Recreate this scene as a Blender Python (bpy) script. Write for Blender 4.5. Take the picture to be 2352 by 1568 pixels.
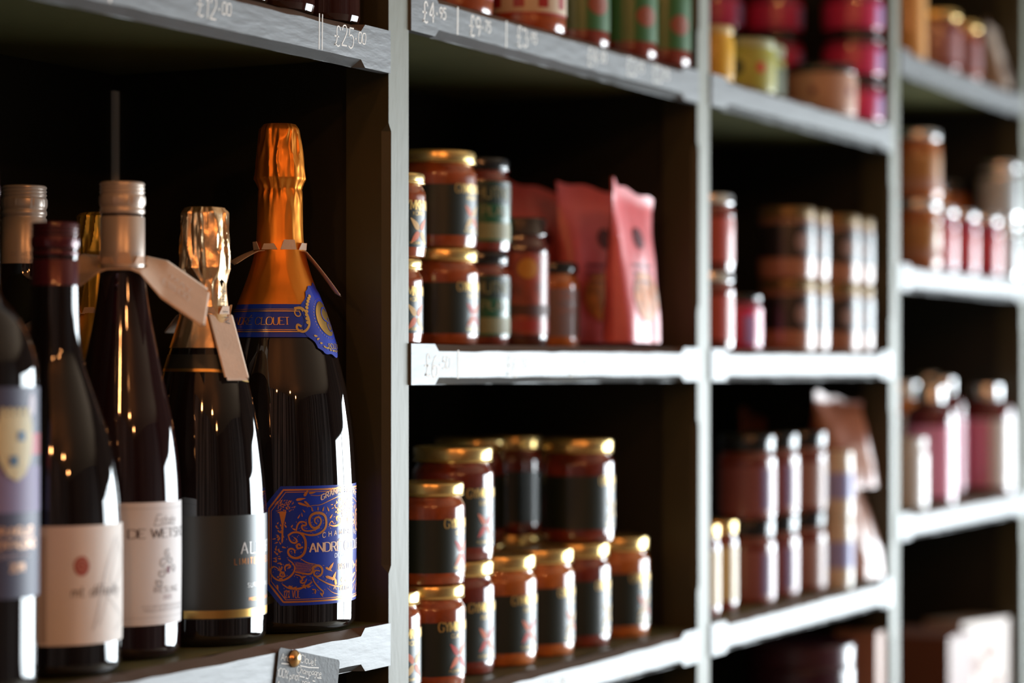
import bpy, bmesh, math, random
from mathutils import Vector, Matrix, noise
for _o in list(bpy.data.objects): bpy.data.objects.remove(_o)
scene = bpy.context.scene
COL = scene.collection
PI = math.pi

# ------------------------------------------------------------------ camera
F = 85.0 / 36.0 * 2352            # focal length in pixels
HZ = 838.0                        # horizon row
TH = math.atan2(3970 - 1176, F)   # angle between view axis and the shelving
CAM = Vector((-1.5432, -0.8777, 1.35))
AX = Vector((math.cos(TH), math.sin(TH), 0))
RT = Vector((math.sin(TH), -math.cos(TH), 0))
cd = bpy.data.cameras.new('camera')
cam = bpy.data.objects.new('camera', cd); COL.objects.link(cam)
cam.location = CAM
cam.rotation_euler = (PI / 2, 0, TH - PI / 2)
cd.lens = 85; cd.sensor_width = 36; cd.clip_start = 0.05
cd.shift_y = (HZ - 784) / 2352
cd.dof.use_dof = True; cd.dof.focus_distance = 1.72; cd.dof.aperture_fstop = 3.4
scene.camera = cam
# ------------------------------------------------------------------ view, world, lights
scene.view_settings.view_transform = 'Standard'
scene.view_settings.look = 'None'
scene.view_settings.gamma = 1
scene.view_settings.use_curve_mapping = False
scene.view_settings.exposure = 0.0
w = bpy.data.worlds.new('world'); scene.world = w; w.use_nodes = True
w.node_tree.nodes['Background'].inputs[0].default_value = (0.75, 0.87, 1, 1)
w.node_tree.nodes['Background'].inputs[1].default_value = 1.0
WIN = dict(x=3.10, y0=-4.0, y1=-0.42, z0=0.45, z1=1.72)
ld = bpy.data.lights.new('daylight', 'AREA'); ld.shape = 'RECTANGLE'
ld.size = 1.30; ld.size_y = 3.65; ld.energy = 270; ld.color = (0.86, 0.95, 1.0)
lo = bpy.data.objects.new('daylight', ld); COL.objects.link(lo)
lo.location = (WIN['x'] + 0.12, (WIN['y0'] + WIN['y1']) / 2, (WIN['z0'] + WIN['z1']) / 2)
lo.rotation_euler = (0, math.radians(90), 0)
BULB = 330.0       # emission strength of the warm bulbs

# ------------------------------------------------------------------ picture <-> place
def X_of(u): return (1 / (3970 - u) - 1 / 3077) / 1.636e-4       # world x on the shelf front plane
def on_line(u, y):                                                # point at depth y seen in column u
    k = (u - 1176) / F
    b = y - CAM.y
    # X = a*sin - b*cos ; Z = a*cos + b*sin ; X = kZ
    a = b * (math.cos(TH) + k * math.sin(TH)) / (math.sin(TH) - k * math.cos(TH))
    return CAM.x + a, y
def depth(x, y): return (Vector((x, y, CAM.z)) - CAM).dot(AX)
def limb(ur, r, y):                                               # centre of an upright cylinder with right outline at ur
    u = ur
    for _ in range(8):
        x, _y = on_line(u, y)
        u = ur - r * F / depth(x, y)
    return on_line(u, y)
def at_depth(u, Z):
    p = CAM + AX * Z + RT * ((u - 1176) / F * Z)
    return p.x, p.y
def right_of(x):                                                  # inner face of the divider to the right
    return (math.floor(x / 0.5947) + 1) * 0.5947 - 0.001
def fitted(f, u, r, y, half=None):                                # slide forward until clear of the divider
    half = half or r; kx = math.floor(X_of(min(u, 2345)) / 0.5947)
    lim = (kx + 1) * 0.5947
    for _ in range(200):
        x, _y = f(u, r, y) if f is limb else on_line(u, y)
        L = lim + .005 if y - half > 0.037 else lim - .0015
        if x + half <= L: break
        y -= .002
    if y < half - .006: y = half - .006; x = lim - .0015 - half
    return x, y
def to_cam(x, y):                                                 # rotation turning local -Y to the camera
    d = Vector((CAM.x - x, CAM.y - y))
    return math.atan2(d.y, d.x) + PI / 2

# ------------------------------------------------------------------ materials
MATS = {}
def mat(name, col, rough=0.5, metal=0.0, coat=0.0, bump=0.0, bscale=60, var=0.0, vscale=8, emit=None, spec=0.5, stretch=(1, 1, 1), coat_r=0.03, trans=0.0):
    if name in MATS: return MATS[name]
    m = bpy.data.materials.new(name); m.use_nodes = True
    nt = m.node_tree; b = nt.nodes['Principled BSDF']
    b.inputs['Base Color'].default_value = (*col, 1)
    b.inputs['Roughness'].default_value = rough
    b.inputs['Metallic'].default_value = metal
    b.inputs['Coat Weight'].default_value = coat
    b.inputs['Coat Roughness'].default_value = coat_r
    b.inputs['Specular IOR Level'].default_value = spec
    if trans: b.inputs['Transmission Weight'].default_value = trans
    if bump or var:
        tc = nt.nodes.new('ShaderNodeTexCoord'); mp = nt.nodes.new('ShaderNodeMapping')
        mp.inputs['Scale'].default_value = stretch
        nt.links.new(tc.outputs['Object'], mp.inputs[0])
    if var:
        n = nt.nodes.new('ShaderNodeTexNoise'); n.inputs['Scale'].default_value = vscale; n.inputs['Detail'].default_value = 5
        nt.links.new(mp.outputs[0], n.inputs[0])
        r = nt.nodes.new('ShaderNodeValToRGB')
        r.color_ramp.elements[0].position = 0.3; r.color_ramp.elements[1].position = 0.7
        r.color_ramp.elements[0].color = (*[c * (1 - var) for c in col], 1)
        r.color_ramp.elements[1].color = (*[min(1, c * (1 + var)) for c in col], 1)
        nt.links.new(n.outputs[0], r.inputs[0]); nt.links.new(r.outputs[0], b.inputs['Base Color'])
    if bump:
        n2 = nt.nodes.new('ShaderNodeTexNoise'); n2.inputs['Scale'].default_value = bscale; n2.inputs['Detail'].default_value = 4
        nt.links.new(mp.outputs[0], n2.inputs[0])
        bp = nt.nodes.new('ShaderNodeBump'); bp.inputs['Strength'].default_value = bump; bp.inputs['Distance'].default_value = 0.002
        nt.links.new(n2.outputs[0], bp.inputs['Height']); nt.links.new(bp.outputs[0], b.inputs['Normal'])
    if emit:
        b.inputs['Emission Color'].default_value = (*emit[0], 1); b.inputs['Emission Strength'].default_value = emit[1]
    MATS[name] = m
    return m
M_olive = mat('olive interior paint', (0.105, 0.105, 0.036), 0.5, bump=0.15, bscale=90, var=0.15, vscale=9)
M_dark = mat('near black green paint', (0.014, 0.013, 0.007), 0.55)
M_sage = mat('sage post paint', (0.172, 0.178, 0.128), 0.5, bump=0.2, bscale=120, var=0.06, vscale=14, stretch=(1, 1, 0.25))
M_slate = mat('grey shelf edge paint', (0.100, 0.106, 0.111), 0.43, bump=0.16, bscale=150, stretch=(.3, 1, 1), var=0.10, vscale=25, spec=0.72)
M_brown = mat('worn brown edge', (0.10, 0.065, 0.045), 0.5, bump=0.3, bscale=80, var=0.25, vscale=20, stretch=(0.2, 1, 1))
M_chalk = mat('chalk paint', (0.86, 0.85, 0.80), 0.6, bump=0.1, bscale=600)
M_light_slit = mat('pale painted light slit', (0.88, 0.90, 0.90), 0.6)  # near-white colour stands in for light leaking through a gap
M_glassk = mat('black green bottle glass', (0.008, 0.006, 0.006), 0.035, coat=0.3, spec=0.6)
M_glassw = mat('brown red bottle glass', (0.016, 0.006, 0.007), 0.04, coat=0.3, spec=0.6)
M_gold = mat('gold print', (0.85, 0.52, 0.16), 0.3, 1.0)
M_copper = mat('copper print', (0.85, 0.33, 0.10), 0.34, 0.85)
M_orangefoil = mat('orange foil', (0.88, 0.30, 0.035), 0.40, 0.85, bump=0.04, bscale=120)
M_rosefoil = mat('rose gold foil', (0.95, 0.66, 0.38), 0.30, 0.95, bump=0.15, bscale=160)
M_goldfoil = mat('yellow gold foil', (0.95, 0.62, 0.10), 0.42, 0.8, bump=0.15, bscale=160)
M_blue = mat('royal blue paper', (0.003, 0.036, 0.52), 0.5, coat=0.8, coat_r=0.13, spec=.25)
M_blackpaper = mat('black green paper', (0.014, 0.019, 0.017), 0.45, coat=0.6, coat_r=0.3)
M_navy = mat('navy paper', (0.060, 0.065, 0.13), 0.5)
M_lilac = mat('lilac paper', (0.22, 0.18, 0.34), 0.55)
M_cream = mat('cream paper', (0.80, 0.72, 0.66), 0.6, bump=0.1, bscale=500)
M_white = mat('white paper', (0.82, 0.78, 0.78), 0.6)
M_kraft = mat('kraft card', (0.76, 0.56, 0.42), 0.75, bump=0.08, bscale=400, var=0.06, vscale=60)
M_cap = mat('beige capsule', (0.66, 0.56, 0.48), 0.32, 0.35, bump=0.05)
M_burg = mat('burgundy capsule', (0.09, 0.010, 0.018), 0.28, 0.3, coat=0.4)
M_ink = mat('dark brown ink', (0.10, 0.07, 0.065), 0.6)
M_inkgrey = mat('grey ink', (0.45, 0.42, 0.42), 0.6)
M_inkred = mat('red ink', (0.42, 0.09, 0.07), 0.6)
M_winered = mat('wine red ink', (0.18, 0.02, 0.05), 0.6)
M_silver = mat('silver ink', (0.75, 0.72, 0.70), 0.4, 0.5)
M_card = mat('grey chalk card', (0.055, 0.057, 0.060), 0.6, bump=0.2, bscale=300, var=0.1, vscale=40)
M_brass = mat('brass pin', (0.75, 0.48, 0.22), 0.25, 1.0)

# ------------------------------------------------------------------ object plumbing
def link(name, bm, m, parent=None, smooth=True):
    me = bpy.data.meshes.new(name)
    bm.normal_update(); bm.to_mesh(me); bm.free()
    for x in (m if isinstance(m, (list, tuple)) else [m]): me.materials.append(x)
    if smooth:
        me.shade_smooth()
        try: me.set_sharp_from_angle(angle=math.radians(38))
        except Exception: pass
    o = bpy.data.objects.new(name, me); COL.objects.link(o); o.parent = parent
    return o
def thing(name, label, cat, loc=(0, 0, 0), rz=0, group=None):
    o = bpy.data.objects.new(name, None); COL.objects.link(o)
    o.location = loc; o.rotation_euler = (0, 0, rz); o.empty_display_size = 0.02
    o['label'] = label; o['category'] = cat
    if group: o['group'] = group
    return o
def plabel(o, s): o['label'] = s; return o
def copy_tree(o, parent=None):
    c = o.copy(); COL.objects.link(c); c.parent = parent
    for ch in list(o.children): copy_tree(ch, c)
    return c
def box(bm, x0, x1, y0, y1, z0, z1, mi=0):
    v = [bm.verts.new(p) for p in ((x0, y0, z0), (x1, y0, z0), (x1, y1, z0), (x0, y1, z0), (x0, y0, z1), (x1, y0, z1), (x1, y1, z1), (x0, y1, z1))]
    for f in ((0, 3, 2, 1), (4, 5, 6, 7), (0, 1, 5, 4), (1, 2, 6, 5), (2, 3, 7, 6), (3, 0, 4, 7)):
        bm.faces.new([v[i] for i in f]).material_index = mi
    return v
def lathe(bm, prof, seg=64, rf=None, mi=0):
    rings = []
    for r, z in prof:
        if r < 1e-6: rings.append([bm.verts.new((0, 0, z))]); continue
        rings.append([])
        for i in range(seg):
            a = 2 * PI * i / seg
            rr = rf(a, z, r) if rf else r
            rings[-1].append(bm.verts.new((rr * math.cos(a), rr * math.sin(a), z)))
    for A, B in zip(rings, rings[1:]):
        for i in range(seg):
            j = (i + 1) % seg
            if len(A) == 1 and len(B) == 1: break
            if len(A) == 1: f = (A[0], B[j], B[i])
            elif len(B) == 1: f = (A[i], A[j], B[0])
            else: f = (A[i], A[j], B[j], B[i])
            bm.faces.new(f).material_index = mi
class Prof:                              # bottle outline: list of (z, r), smoothed
    def __init__(s, pts, step=0.0025, passes=4):
        z0, z1 = pts[0][0], pts[-1][0]
        n = max(2, int((z1 - z0) / step)); s.z = [z0 + (z1 - z0) * i / n for i in range(n + 1)]
        def li(z):
            for (a, ra), (b, rb) in zip(pts, pts[1:]):
                if z <= b: return ra + (rb - ra) * (z - a) / (b - a)
            return pts[-1][1]
        r = [li(z) for z in s.z]
        for _ in range(passes): r = [r[0]] + [(r[i - 1] + 2 * r[i] + r[i + 1]) / 4 for i in range(1, n)] + [r[-1]]
        s.rr = r
    def r(s, z):
        if z <= s.z[0]: return s.rr[0]
        if z >= s.z[-1]: return s.rr[-1]
        t = (z - s.z[0]) / (s.z[1] - s.z[0]); i = int(t); f = t - i
        return s.rr[i] * (1 - f) + s.rr[min(i + 1, len(s.rr) - 1)] * f
def surf(P, off=0.0005, a0=0.0):
    off = {.0004: .00025, .0006: .00034, .0007: .00040, .0009: .00050}.get(off, off)
    return surf_(P, off, a0)
def surf_(P, off, a0):         # (arc length at radius R0 -> handled by caller as angle), z
    def m(a, z):
        r = P.r(z) + off
        return Vector((r * math.sin(a + a0), -r * math.cos(a + a0), z))
    return m
def patch(bm, m, a0, a1, z0, z1, na=32, nz=10, mi=0, zf0=None, zf1=None):
    g = []
    for i in range(na + 1):
        a = a0 + (a1 - a0) * i / na
        b0 = zf0(a) if zf0 else z0; b1 = zf1(a) if zf1 else z1
        g.append([bm.verts.new(m(a, b0 + (b1 - b0) * j / nz)) for j in range(nz + 1)])
    for i in range(na):
        for j in range(nz):
            bm.faces.new((g[i][j], g[i + 1][j], g[i + 1][j + 1], g[i][j + 1])).material_index = mi
def blob(bm, pts, m, mi=0):              # filled star-shaped outline with centre
    cx = sum(p[0] for p in pts) / len(pts); cy = sum(p[1] for p in pts) / len(pts)
    c = bm.verts.new(m(cx, cy)); inner = [bm.verts.new(m((p[0] + cx) / 2, (p[1] + cy) / 2)) for p in pts]
    o = [bm.verts.new(m(*p)) for p in pts]; n = len(pts)
    for i in range(n):
        j = (i + 1) % n
        bm.faces.new((c, inner[i], inner[j])).material_index = mi
        bm.faces.new((inner[i], o[i], o[j], inner[j])).material_index = mi
def resample(pts, step):
    out = [pts[0]]
    for a, b in zip(pts, pts[1:]):
        L = math.hypot(b[0] - a[0], b[1] - a[1]); n = max(1, int(math.ceil(L / step)))
        for k in range(1, n + 1): out.append((a[0] + (b[0] - a[0]) * k / n, a[1] + (b[1] - a[1]) * k / n))
    return out
def chaikin(p, n=2):
    for _ in range(n):
        q = [p[0]]
        for a, b in zip(p, p[1:]):
            q.append((a[0] * .75 + b[0] * .25, a[1] * .75 + b[1] * .25)); q.append((a[0] * .25 + b[0] * .75, a[1] * .25 + b[1] * .75))
        q.append(p[-1]); p = q
    return p
def ribbon(bm, pts, w, m, step=0.002, taper=None, serif=False, mi=0):
    pts = resample(pts, step); n = len(pts)
    if n < 2: return
    L, R = [], []
    for i, p in enumerate(pts):
        a = pts[max(0, i - 1)]; b = pts[min(n - 1, i + 1)]
        dx, dy = b[0] - a[0], b[1] - a[1]; d = math.hypot(dx, dy) or 1e-9
        nx, ny = -dy / d, dx / d
        ww = w / 2
        if serif: ww *= 0.45 + 0.75 * abs(dy / d)
        if taper: ww *= taper(i / (n - 1))
        L.append(bm.verts.new(m(p[0] + nx * ww, p[1] + ny * ww))); R.append(bm.verts.new(m(p[0] - nx * ww, p[1] - ny * ww)))
    for i in range(n - 1):
        bm.faces.new((L[i], R[i], R[i + 1], L[i + 1])).material_index = mi

# ------------------------------------------------------------------ lettering (strokes)
G = {
'A': (.72, '0,0 .36,1 .72,0|.13,.34 .59,.34'), 'B': (.6, '0,0 0,1|~0,1 .45,1 .55,.88 .52,.62 .4,.53 0,.53|~0,.53 .45,.53 .64,.42 .62,.1 .45,0 0,0'),
'C': (.72, '~.7,.8 .55,1 .2,1.02 -.02,.75 -.02,.25 .2,-.02 .55,0 .7,.2'), 'D': (.72, '0,0 0,1|~0,1 .4,1 .7,.85 .72,.5 .7,.15 .4,0 0,0'),
'E': (.56, '.56,0 0,0 0,1 .55,1|0,.52 .42,.52'), 'F': (.52, '0,0 0,1 .52,1|0,.52 .42,.52'),
'G': (.75, '~.7,.8 .55,1 .2,1.02 -.02,.75 -.02,.25 .2,-.02 .55,0 .7,.15|.7,.15 .7,.45 .45,.45'), 'H': (.68, '0,0 0,1|.68,0 .68,1|0,.52 .68,.52'),
'I': (.06, '.03,0 .03,1'), 'K': (.64, '0,0 0,1|.6,1 .02,.42|.2,.58 .64,0'), 'L': (.54, '0,1 0,0 .54,0'),
'M': (.86, '0,0 .06,1|.06,1 .43,.15|.43,.15 .8,1|.8,1 .86,0'), 'N': (.7, '0,0 0,1|0,1 .7,0|.7,0 .7,1'),
'O': (.8, '~.4,1.02 .12,1 -.02,.72 -.02,.28 .12,0 .4,-.02 .68,0 .82,.28 .82,.72 .68,1 .4,1.02'),
'P': (.58, '0,0 0,1|~0,1 .45,1 .6,.88 .6,.58 .45,.46 0,.46'), 'R': (.64, '0,0 0,1|~0,1 .45,1 .6,.88 .6,.62 .45,.5 0,.5|.32,.5 .64,0'),
'S': (.56, '~.52,.85 .38,1.02 .12,1.02 .0,.82 .06,.6 .5,.42 .58,.2 .45,-.02 .15,-.02 .02,.15'), 'T': (.62, '.31,0 .31,1|0,1 .62,1'),
'U': (.68, '~0,1 0,.25 .1,0 .34,-.03 .58,0 .68,.25 .68,1'), 'V': (.7, '0,1 .35,0 .7,1'), 'W': (1.0, '0,1 .25,0|.25,0 .5,.9|.5,.9 .75,0|.75,0 1,1'),
'Y': (.68, '0,1 .34,.48|.68,1 .34,.48|.34,.48 .34,0'), 'Z': (.6, '0,1 .6,1 0,0 .6,0'),
'0': (.56, '~.28,1 .06,1 -.02,.7 -.02,.3 .06,0 .28,0 .5,0 .58,.3 .58,.7 .5,1 .28,1'), '1': (.2, '0,.8 .16,1 .16,0'),
'2': (.55, '~.03,.75 .1,1 .4,1.05 .55,.75 .35,.4 0,0 .1,0 .56,.02'), '3': (.5, '~.02,.9 .3,1.05 .55,.8 .4,.55 .2,.52 .5,.5 .58,.2 .35,-.05 0,.1'),
'4': (.55, '.4,0 .4,1 0,.35 .56,.35'), '5': (.52, '.5,1 .08,1 .04,.58|~.04,.58 .3,.68 .55,.5 .5,.1 .25,-.05 0,.08'),
'6': (.52, '~.45,1 .15,.8 -.02,.4 .0,.05 .3,-.05 .55,.15 .5,.5 .25,.55 .02,.35'), '7': (.5, '0,1 .5,1 .2,0'), '8': (.52, '~.28,.55 .05,.65 .05,.95 .28,1.02 .5,.95 .5,.65 .28,.55 .0,.4 .0,.05 .28,-.03 .55,.05 .55,.4 .28,.55'),
'9': (.5, '~.5,.7 .3,.45 .05,.5 .0,.85 .25,1.02 .5,.9 .5,.6 .45,.3 .3,0'),
'£': (.6, '~.58,.85 .48,1.08 .25,1.05 .22,.75 .3,.4 .2,.1 0,0 .2,.06 .4,-.05 .6,.05|0,.5 .48,.5'), '%': (.6, '.55,1 .05,0|~.15,1 .0,.95 .05,.75 .2,.8 .15,1|~.45,.25 .35,.2 .4,0 .55,.05 .45,.25'),
'.': (.1, '.0,.0 .08,.06'), '·': (.12, '.0,.42 .1,.46'), ',': (.1, '.06,.08 0,-.12'), '-': (.35, '0,.5 .35,.5'), ' ': (.32, ''),
'a': (.46, '~.44,.5 .2,.62 0,.4 .05,.05 .3,.05 .44,.35|.44,.58 .46,0'), 'b': (.46, '0,1 0,0|~0,.45 .25,.62 .48,.4 .4,.02 .15,-.02 0,.12'), 'c': (.42, '~.42,.5 .2,.62 0,.4 .05,.05 .25,-.02 .42,.12'),
'd': (.46, '.46,1 .46,0|~.46,.45 .22,.62 -.02,.4 .04,.02 .3,-.02 .46,.15'), 'e': (.44, '~.02,.3 .44,.34 .38,.6 .12,.6 0,.35 .06,0 .3,-.04 .44,.1'), 'f': (.34, '~.36,.95 .2,1.05 .12,.85 .12,0|0,.55 .32,.55'),
'g': (.46, '~.44,.5 .2,.62 0,.4 .05,.08 .3,.08 .44,.35|~.46,.6 .44,-.2 .25,-.42 .02,-.28'), 'h': (.44, '0,1 0,0|~0,.4 .2,.62 .42,.5 .44,0'), 'i': (.08, '.04,.6 .04,0|.03,.8 .06,.86'),
'l': (.08, '.04,1 .04,0'), 'm': (.66, '0,.6 0,0|~0,.4 .15,.62 .32,.5 .33,0|~.33,.4 .48,.62 .65,.5 .66,0'), 'n': (.42, '0,.6 0,0|~0,.4 .18,.62 .4,.5 .42,0'), 'o': (.46, '~.23,.6 .0,.55 -.02,.3 .05,0 .23,-.02 .42,0 .48,.3 .42,.55 .23,.6'),
'p': (.44, '0,.6 0,-.4|~0,.45 .25,.62 .46,.4 .4,.04 .15,-.02 0,.12'), 'r': (.3, '0,.6 0,0|~0,.35 .1,.58 .3,.58'), 's': (.36, '~.34,.52 .2,.64 .04,.52 .08,.35 .34,.22 .3,0 .1,-.03 .0,.1'), 't': (.34, '~.14,.9 .14,.1 .22,-.02 .36,.04|0,.58 .34,.58'),
'u': (.44, '~0,.6 0,.12 .12,-.03 .35,.02 .44,.25|.44,.6 .45,0'), 'v': (.44, '0,.6 .2,0 .44,.6'), 'y': (.44, '0,.6 .22,.05|.46,.6 .1,-.4'), 'w': (.6, '0,.6 .15,0 .3,.5 .45,0 .6,.6'),
}
G['É'] = (G['E'][0], G['E'][1] + '|.2,1.12 .42,1.32'); G['é'] = (G['e'][0], G['e'][1] + '|.15,.75 .35,.95')
def text_width(s, h, sp=0.18, cond=1.0): return sum((G[c][0] * cond + sp) * h for c in s) - sp * h
def text(bm, s, x, y, h, m, w=0.1, sp=0.18, serif=False, center=False, slant=0.0, cond=1.0, arc=None, jit=0.0, sy=1.0, mi=0, xs=1.0, rot=0.0):
    # x,y in metres on the surface; xs converts metres to the surface's x unit; arc(x)->dy
    rnd = random.Random(hash_s(s)); x0 = x
    W = text_width(s, h, sp, cond)
    if center: x0 = x - W / 2
    cx = x0; cr, sr = math.cos(rot), math.sin(rot)
    def mm(px, py):
        dx, dy = px - x, py - y
        qx, qy = x + dx * cr - dy * sr, y + dx * sr + dy * cr
        if arc: qy += arc(qx)
        return m(qx * xs, qy)
    for c in s:
        gw, st = G[c]
        jy = rnd.uniform(-jit, jit) * h; ja = 1 + rnd.uniform(-jit, jit)
        for stroke in [q for q in st.split('|') if q]:
            sm = stroke.startswith('~'); pts = [tuple(map(float, q.split(','))) for q in stroke.lstrip('~').split()]
            if sm: pts = chaikin(pts, 2)
            P = [(cx + (px * cond + slant * py) * h, y + jy + py * h * ja * sy) for px, py in pts]
            ribbon(bm, P, w * h * .72, mm, step=max(0.0008, h * 0.12), serif=serif, mi=mi)
            if serif and not sm:
                for (px, py), q in ((P[0], pts[0]), (P[-1], pts[-1])):
                    if (abs(q[1]) < 0.02 or abs(q[1] - 1) < 0.02) and abs(P[0][0] - P[-1][0]) < 0.6 * h and abs(P[0][1] - P[-1][1]) > 0.5 * h:
                        yy = py + (0.02 * h if q[1] < .5 else -0.02 * h)
                        ribbon(bm, [(px - .13 * h, yy), (px + .13 * h, yy)], 0.05 * h, mm, step=.002, mi=mi)
        cx += (gw * cond + sp) * h
def hash_s(s): return sum((i + 3) * ord(c) for i, c in enumerate(s))
def spiral(cx, cy, r0, r1, t0, turns, n=40, ccw=1, ex=1.0):
    return [(cx + (r0 + (r1 - r0) * i / n) * math.cos(t0 + ccw * turns * 2 * PI * i / n) * ex, cy + (r0 + (r1 - r0) * i / n) * math.sin(t0 + ccw * turns * 2 * PI * i / n)) for i in range(n + 1)]
def leaf(cx, cy, L, W, ang, n=10):
    o = []
    for i in range(n):
        t = 2 * PI * i / n
        px, py = L / 2 * (1 + math.cos(t)), W / 2 * math.sin(t) * (0.6 + 0.4 * math.cos(t) * -1)
        o.append((cx + px * math.cos(ang) - py * math.sin(ang), cy + px * math.sin(ang) + py * math.cos(ang)))
    return o
def ell(cx, cy, rx, ry, n=20, s=0.0, k=0): return [(cx + rx * math.cos(2 * PI * i / n) * (1 + s * math.cos(k * 2 * PI * i / n)), cy + ry * math.sin(2 * PI * i / n) * (1 + s * math.cos(k * 2 * PI * i / n))) for i in range(n)]

# ================================================================== ROOM
Z0 = CAM.z
M_wall = mat('dark stained cladding', (0.05, 0.034, 0.026), 0.6, var=0.95, vscale=2.2, stretch=(3.2, 3.2, 0.12))
_r = [n for n in M_wall.node_tree.nodes if n.type == 'VALTORGB'][0].color_ramp
_r.elements[0].position = .46; _r.elements[1].position = .66; _r.elements[0].color = (.012, .009, .008, 1); _r.elements[1].color = (.30, .24, .22, 1)
M_ceil = mat('ceiling paint', (0.36, 0.25, 0.16), 0.8)
M_floor = mat('floor boards', (0.30, 0.26, 0.20), 0.45, var=0.3, vscale=6, stretch=(0.3, 4, 1))
M_frame = mat('window frame paint', (0.10, 0.10, 0.08), 0.5)
def struct(name, bm, m):
    o = link(name, bm, m, smooth=False); o['kind'] = 'structure'; return o
XL, XR, YF, YB, ZT = -3.2, WIN['x'], -5.0, 0.272, 2.8
bm = bmesh.new(); box(bm, XL, XR, YF, YB, -0.1, 0); struct('floor', bm, M_floor)
bm = bmesh.new(); box(bm, XL, XR, YF, YB, ZT, ZT + .1); struct('ceiling', bm, M_ceil)
bm = bmesh.new(); box(bm, XL, XR, YB, YB + .1, 0, ZT); struct('wall_back', bm, M_wall)
bm = bmesh.new(); box(bm, XL, XR, YF - .1, YF, 0, ZT); struct('wall_front', bm, M_wall)
bm = bmesh.new(); box(bm, XL - .1, XL, YF, YB, 0, ZT); struct('wall_left', bm, M_wall)
bm = bmesh.new()
box(bm, XR, XR + .1, YF, WIN['y0'], 0, ZT); box(bm, XR, XR + .1, WIN['y1'], YB, 0, ZT)
box(bm, XR, XR + .1, WIN['y0'], WIN['y1'], 0, WIN['z0']); box(bm, XR, XR + .1, WIN['y0'], WIN['y1'], WIN['z1'], ZT)
struct('wall_right', bm, M_wall)
bm = bmesh.new(); y0, y1, z0, z1 = WIN['y0'], WIN['y1'], WIN['z0'], WIN['z1']
for a, b in ((y0, y0 + .05), (y1 - .05, y1), ((y0 + y1) / 2 - .03, (y0 + y1) / 2 + .03)): box(bm, XR + .02, XR + .07, a, b, z0, z1)
for a, b in ((z0, z0 + .05), (z1 - .05, z1)): box(bm, XR + .021, XR + .069, y0, y1, a, b)
struct('window_1', bm, M_frame)

# warm bare bulbs hanging in the shop (seen only as sparkles in the glass)
M_bulb = mat('glowing bulb', (1, .6, .3), 0.3, emit=((1.0, 0.40, 0.13), BULB))
M_black = mat('black fitting', (0.02, 0.02, 0.02), 0.4)
BULBS = [(-2.45, -1.15, 2.42), (-1.75, -1.95, 2.32), (-2.75, -0.35, 2.25), (-1.9, -3.0, 2.4)]
PLACE_B = ['over the middle left of the shop', 'furthest along the shop', 'beside the left end of the shelving', 'nearest the front wall']
for (bx, by, bz), pl in zip(BULBS, PLACE_B):
    t = thing('pendant_bulb', 'warm bare bulb on a black cord, ' + pl, 'lamp', (bx, by, bz), group='bare pendant bulbs')
    bm = bmesh.new(); lathe(bm, [(0, -.045), (.015, -.042), (.028, -.028), (.033, -.01), (.028, .012), (.015, .03), (.012, .04), (0, .04)], 24); link('bulb', bm, M_bulb, t)
    bm = bmesh.new(); lathe(bm, [(0, .04), (.016, .04), (.018, .06), (.014, .09), (0, .09)], 20); link('socket', bm, M_black, t)
    bm = bmesh.new(); lathe(bm, [(0, .088), (.003, .088), (.003, ZT - bz - .001), (0, ZT - bz)], 8); link('cord', bm, M_black, t)

# ================================================================== SHELVING
BAY = 0.5947; PW = 0.030; SD = 0.036; DD = 0.248
LEV = {-1: [.62, .2446, -.189, -.62, -1.02], 0: [.60, .28, .016, -.2515, -.60, -1.0], 1: [.60, .281, .0155, -.25, -.505, -.90], 2: [.64, .376, .12, -.177, -.505, -.90], 3: [.64, .376, .12, -.177, -.505, -.90]}
ST = .031
unit = thing('shelving_unit', 'long built-in shop shelving with sage posts, grey shelf edges and dark olive inside', 'shelving', (0, 0, 0))
def loft(bm, secs, mif):
    rings = [[bm.verts.new(p) for p in s] for s in secs]; n = len(rings[0])
    for A, B in zip(rings, rings[1:]):
        for i in range(n):
            j = (i + 1) % n
            f = bm.faces.new((A[i], A[j], B[j], B[i])); f.material_index = mif(i)
    bm.faces.new(rings[0][::-1]); bm.faces.new(rings[-1])
def post(k):
    x0 = k * BAY; bm = bmesh.new()
    def sec(z, cl, cr):
        e = 2e-5; cl = max(cl, e); cr = max(cr, e)
        return [(x0, SD, z), (x0, cl * 1.6, z), (x0 + cl, 0, z), (x0 + PW - cr, 0, z), (x0 + PW, cr * 1.6, z), (x0 + PW, SD, z)]
    zs = [(0.0, 0, 0)]
    lv = sorted([Z0 + z for z in LEV.get(k - 1, LEV[3])])
    for a, b in zip(lv, lv[1:]):
        lo_, hi_ = a + .036, b - ST - .036
        if hi_ - lo_ < .05: continue
        zs += [(lo_, 0, 0), (lo_ + .006, .0038, .0), (hi_ - .006, .0038, .0), (hi_, 0, 0)]
    zs.append((2.15, 0, 0))
    loft(bm, [sec(*q) for q in zs], lambda i: 0 if i == 2 else 1)
    link('post', bm, [M_sage, mat('dark olive stile paint', (.042, .038, .015), .5, bump=.15, bscale=90)], unit, smooth=False)
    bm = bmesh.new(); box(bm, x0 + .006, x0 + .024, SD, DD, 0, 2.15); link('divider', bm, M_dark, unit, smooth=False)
for k in range(-1, 5): post(k)
for k in range(-1, 4):
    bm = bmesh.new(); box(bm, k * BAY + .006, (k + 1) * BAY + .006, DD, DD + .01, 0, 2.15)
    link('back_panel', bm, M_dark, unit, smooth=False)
bm = bmesh.new(); box(bm, -.0005, .006, DD - .003, DD, Z0 - .189, Z0 + .2446 - ST); plabel(link('painted_light_slit', bm, M_light_slit, unit, smooth=False), 'thin pale strip painted as light leaking through the back corner gap')  # solid strip added where light would leak between divider and back panel
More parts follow.
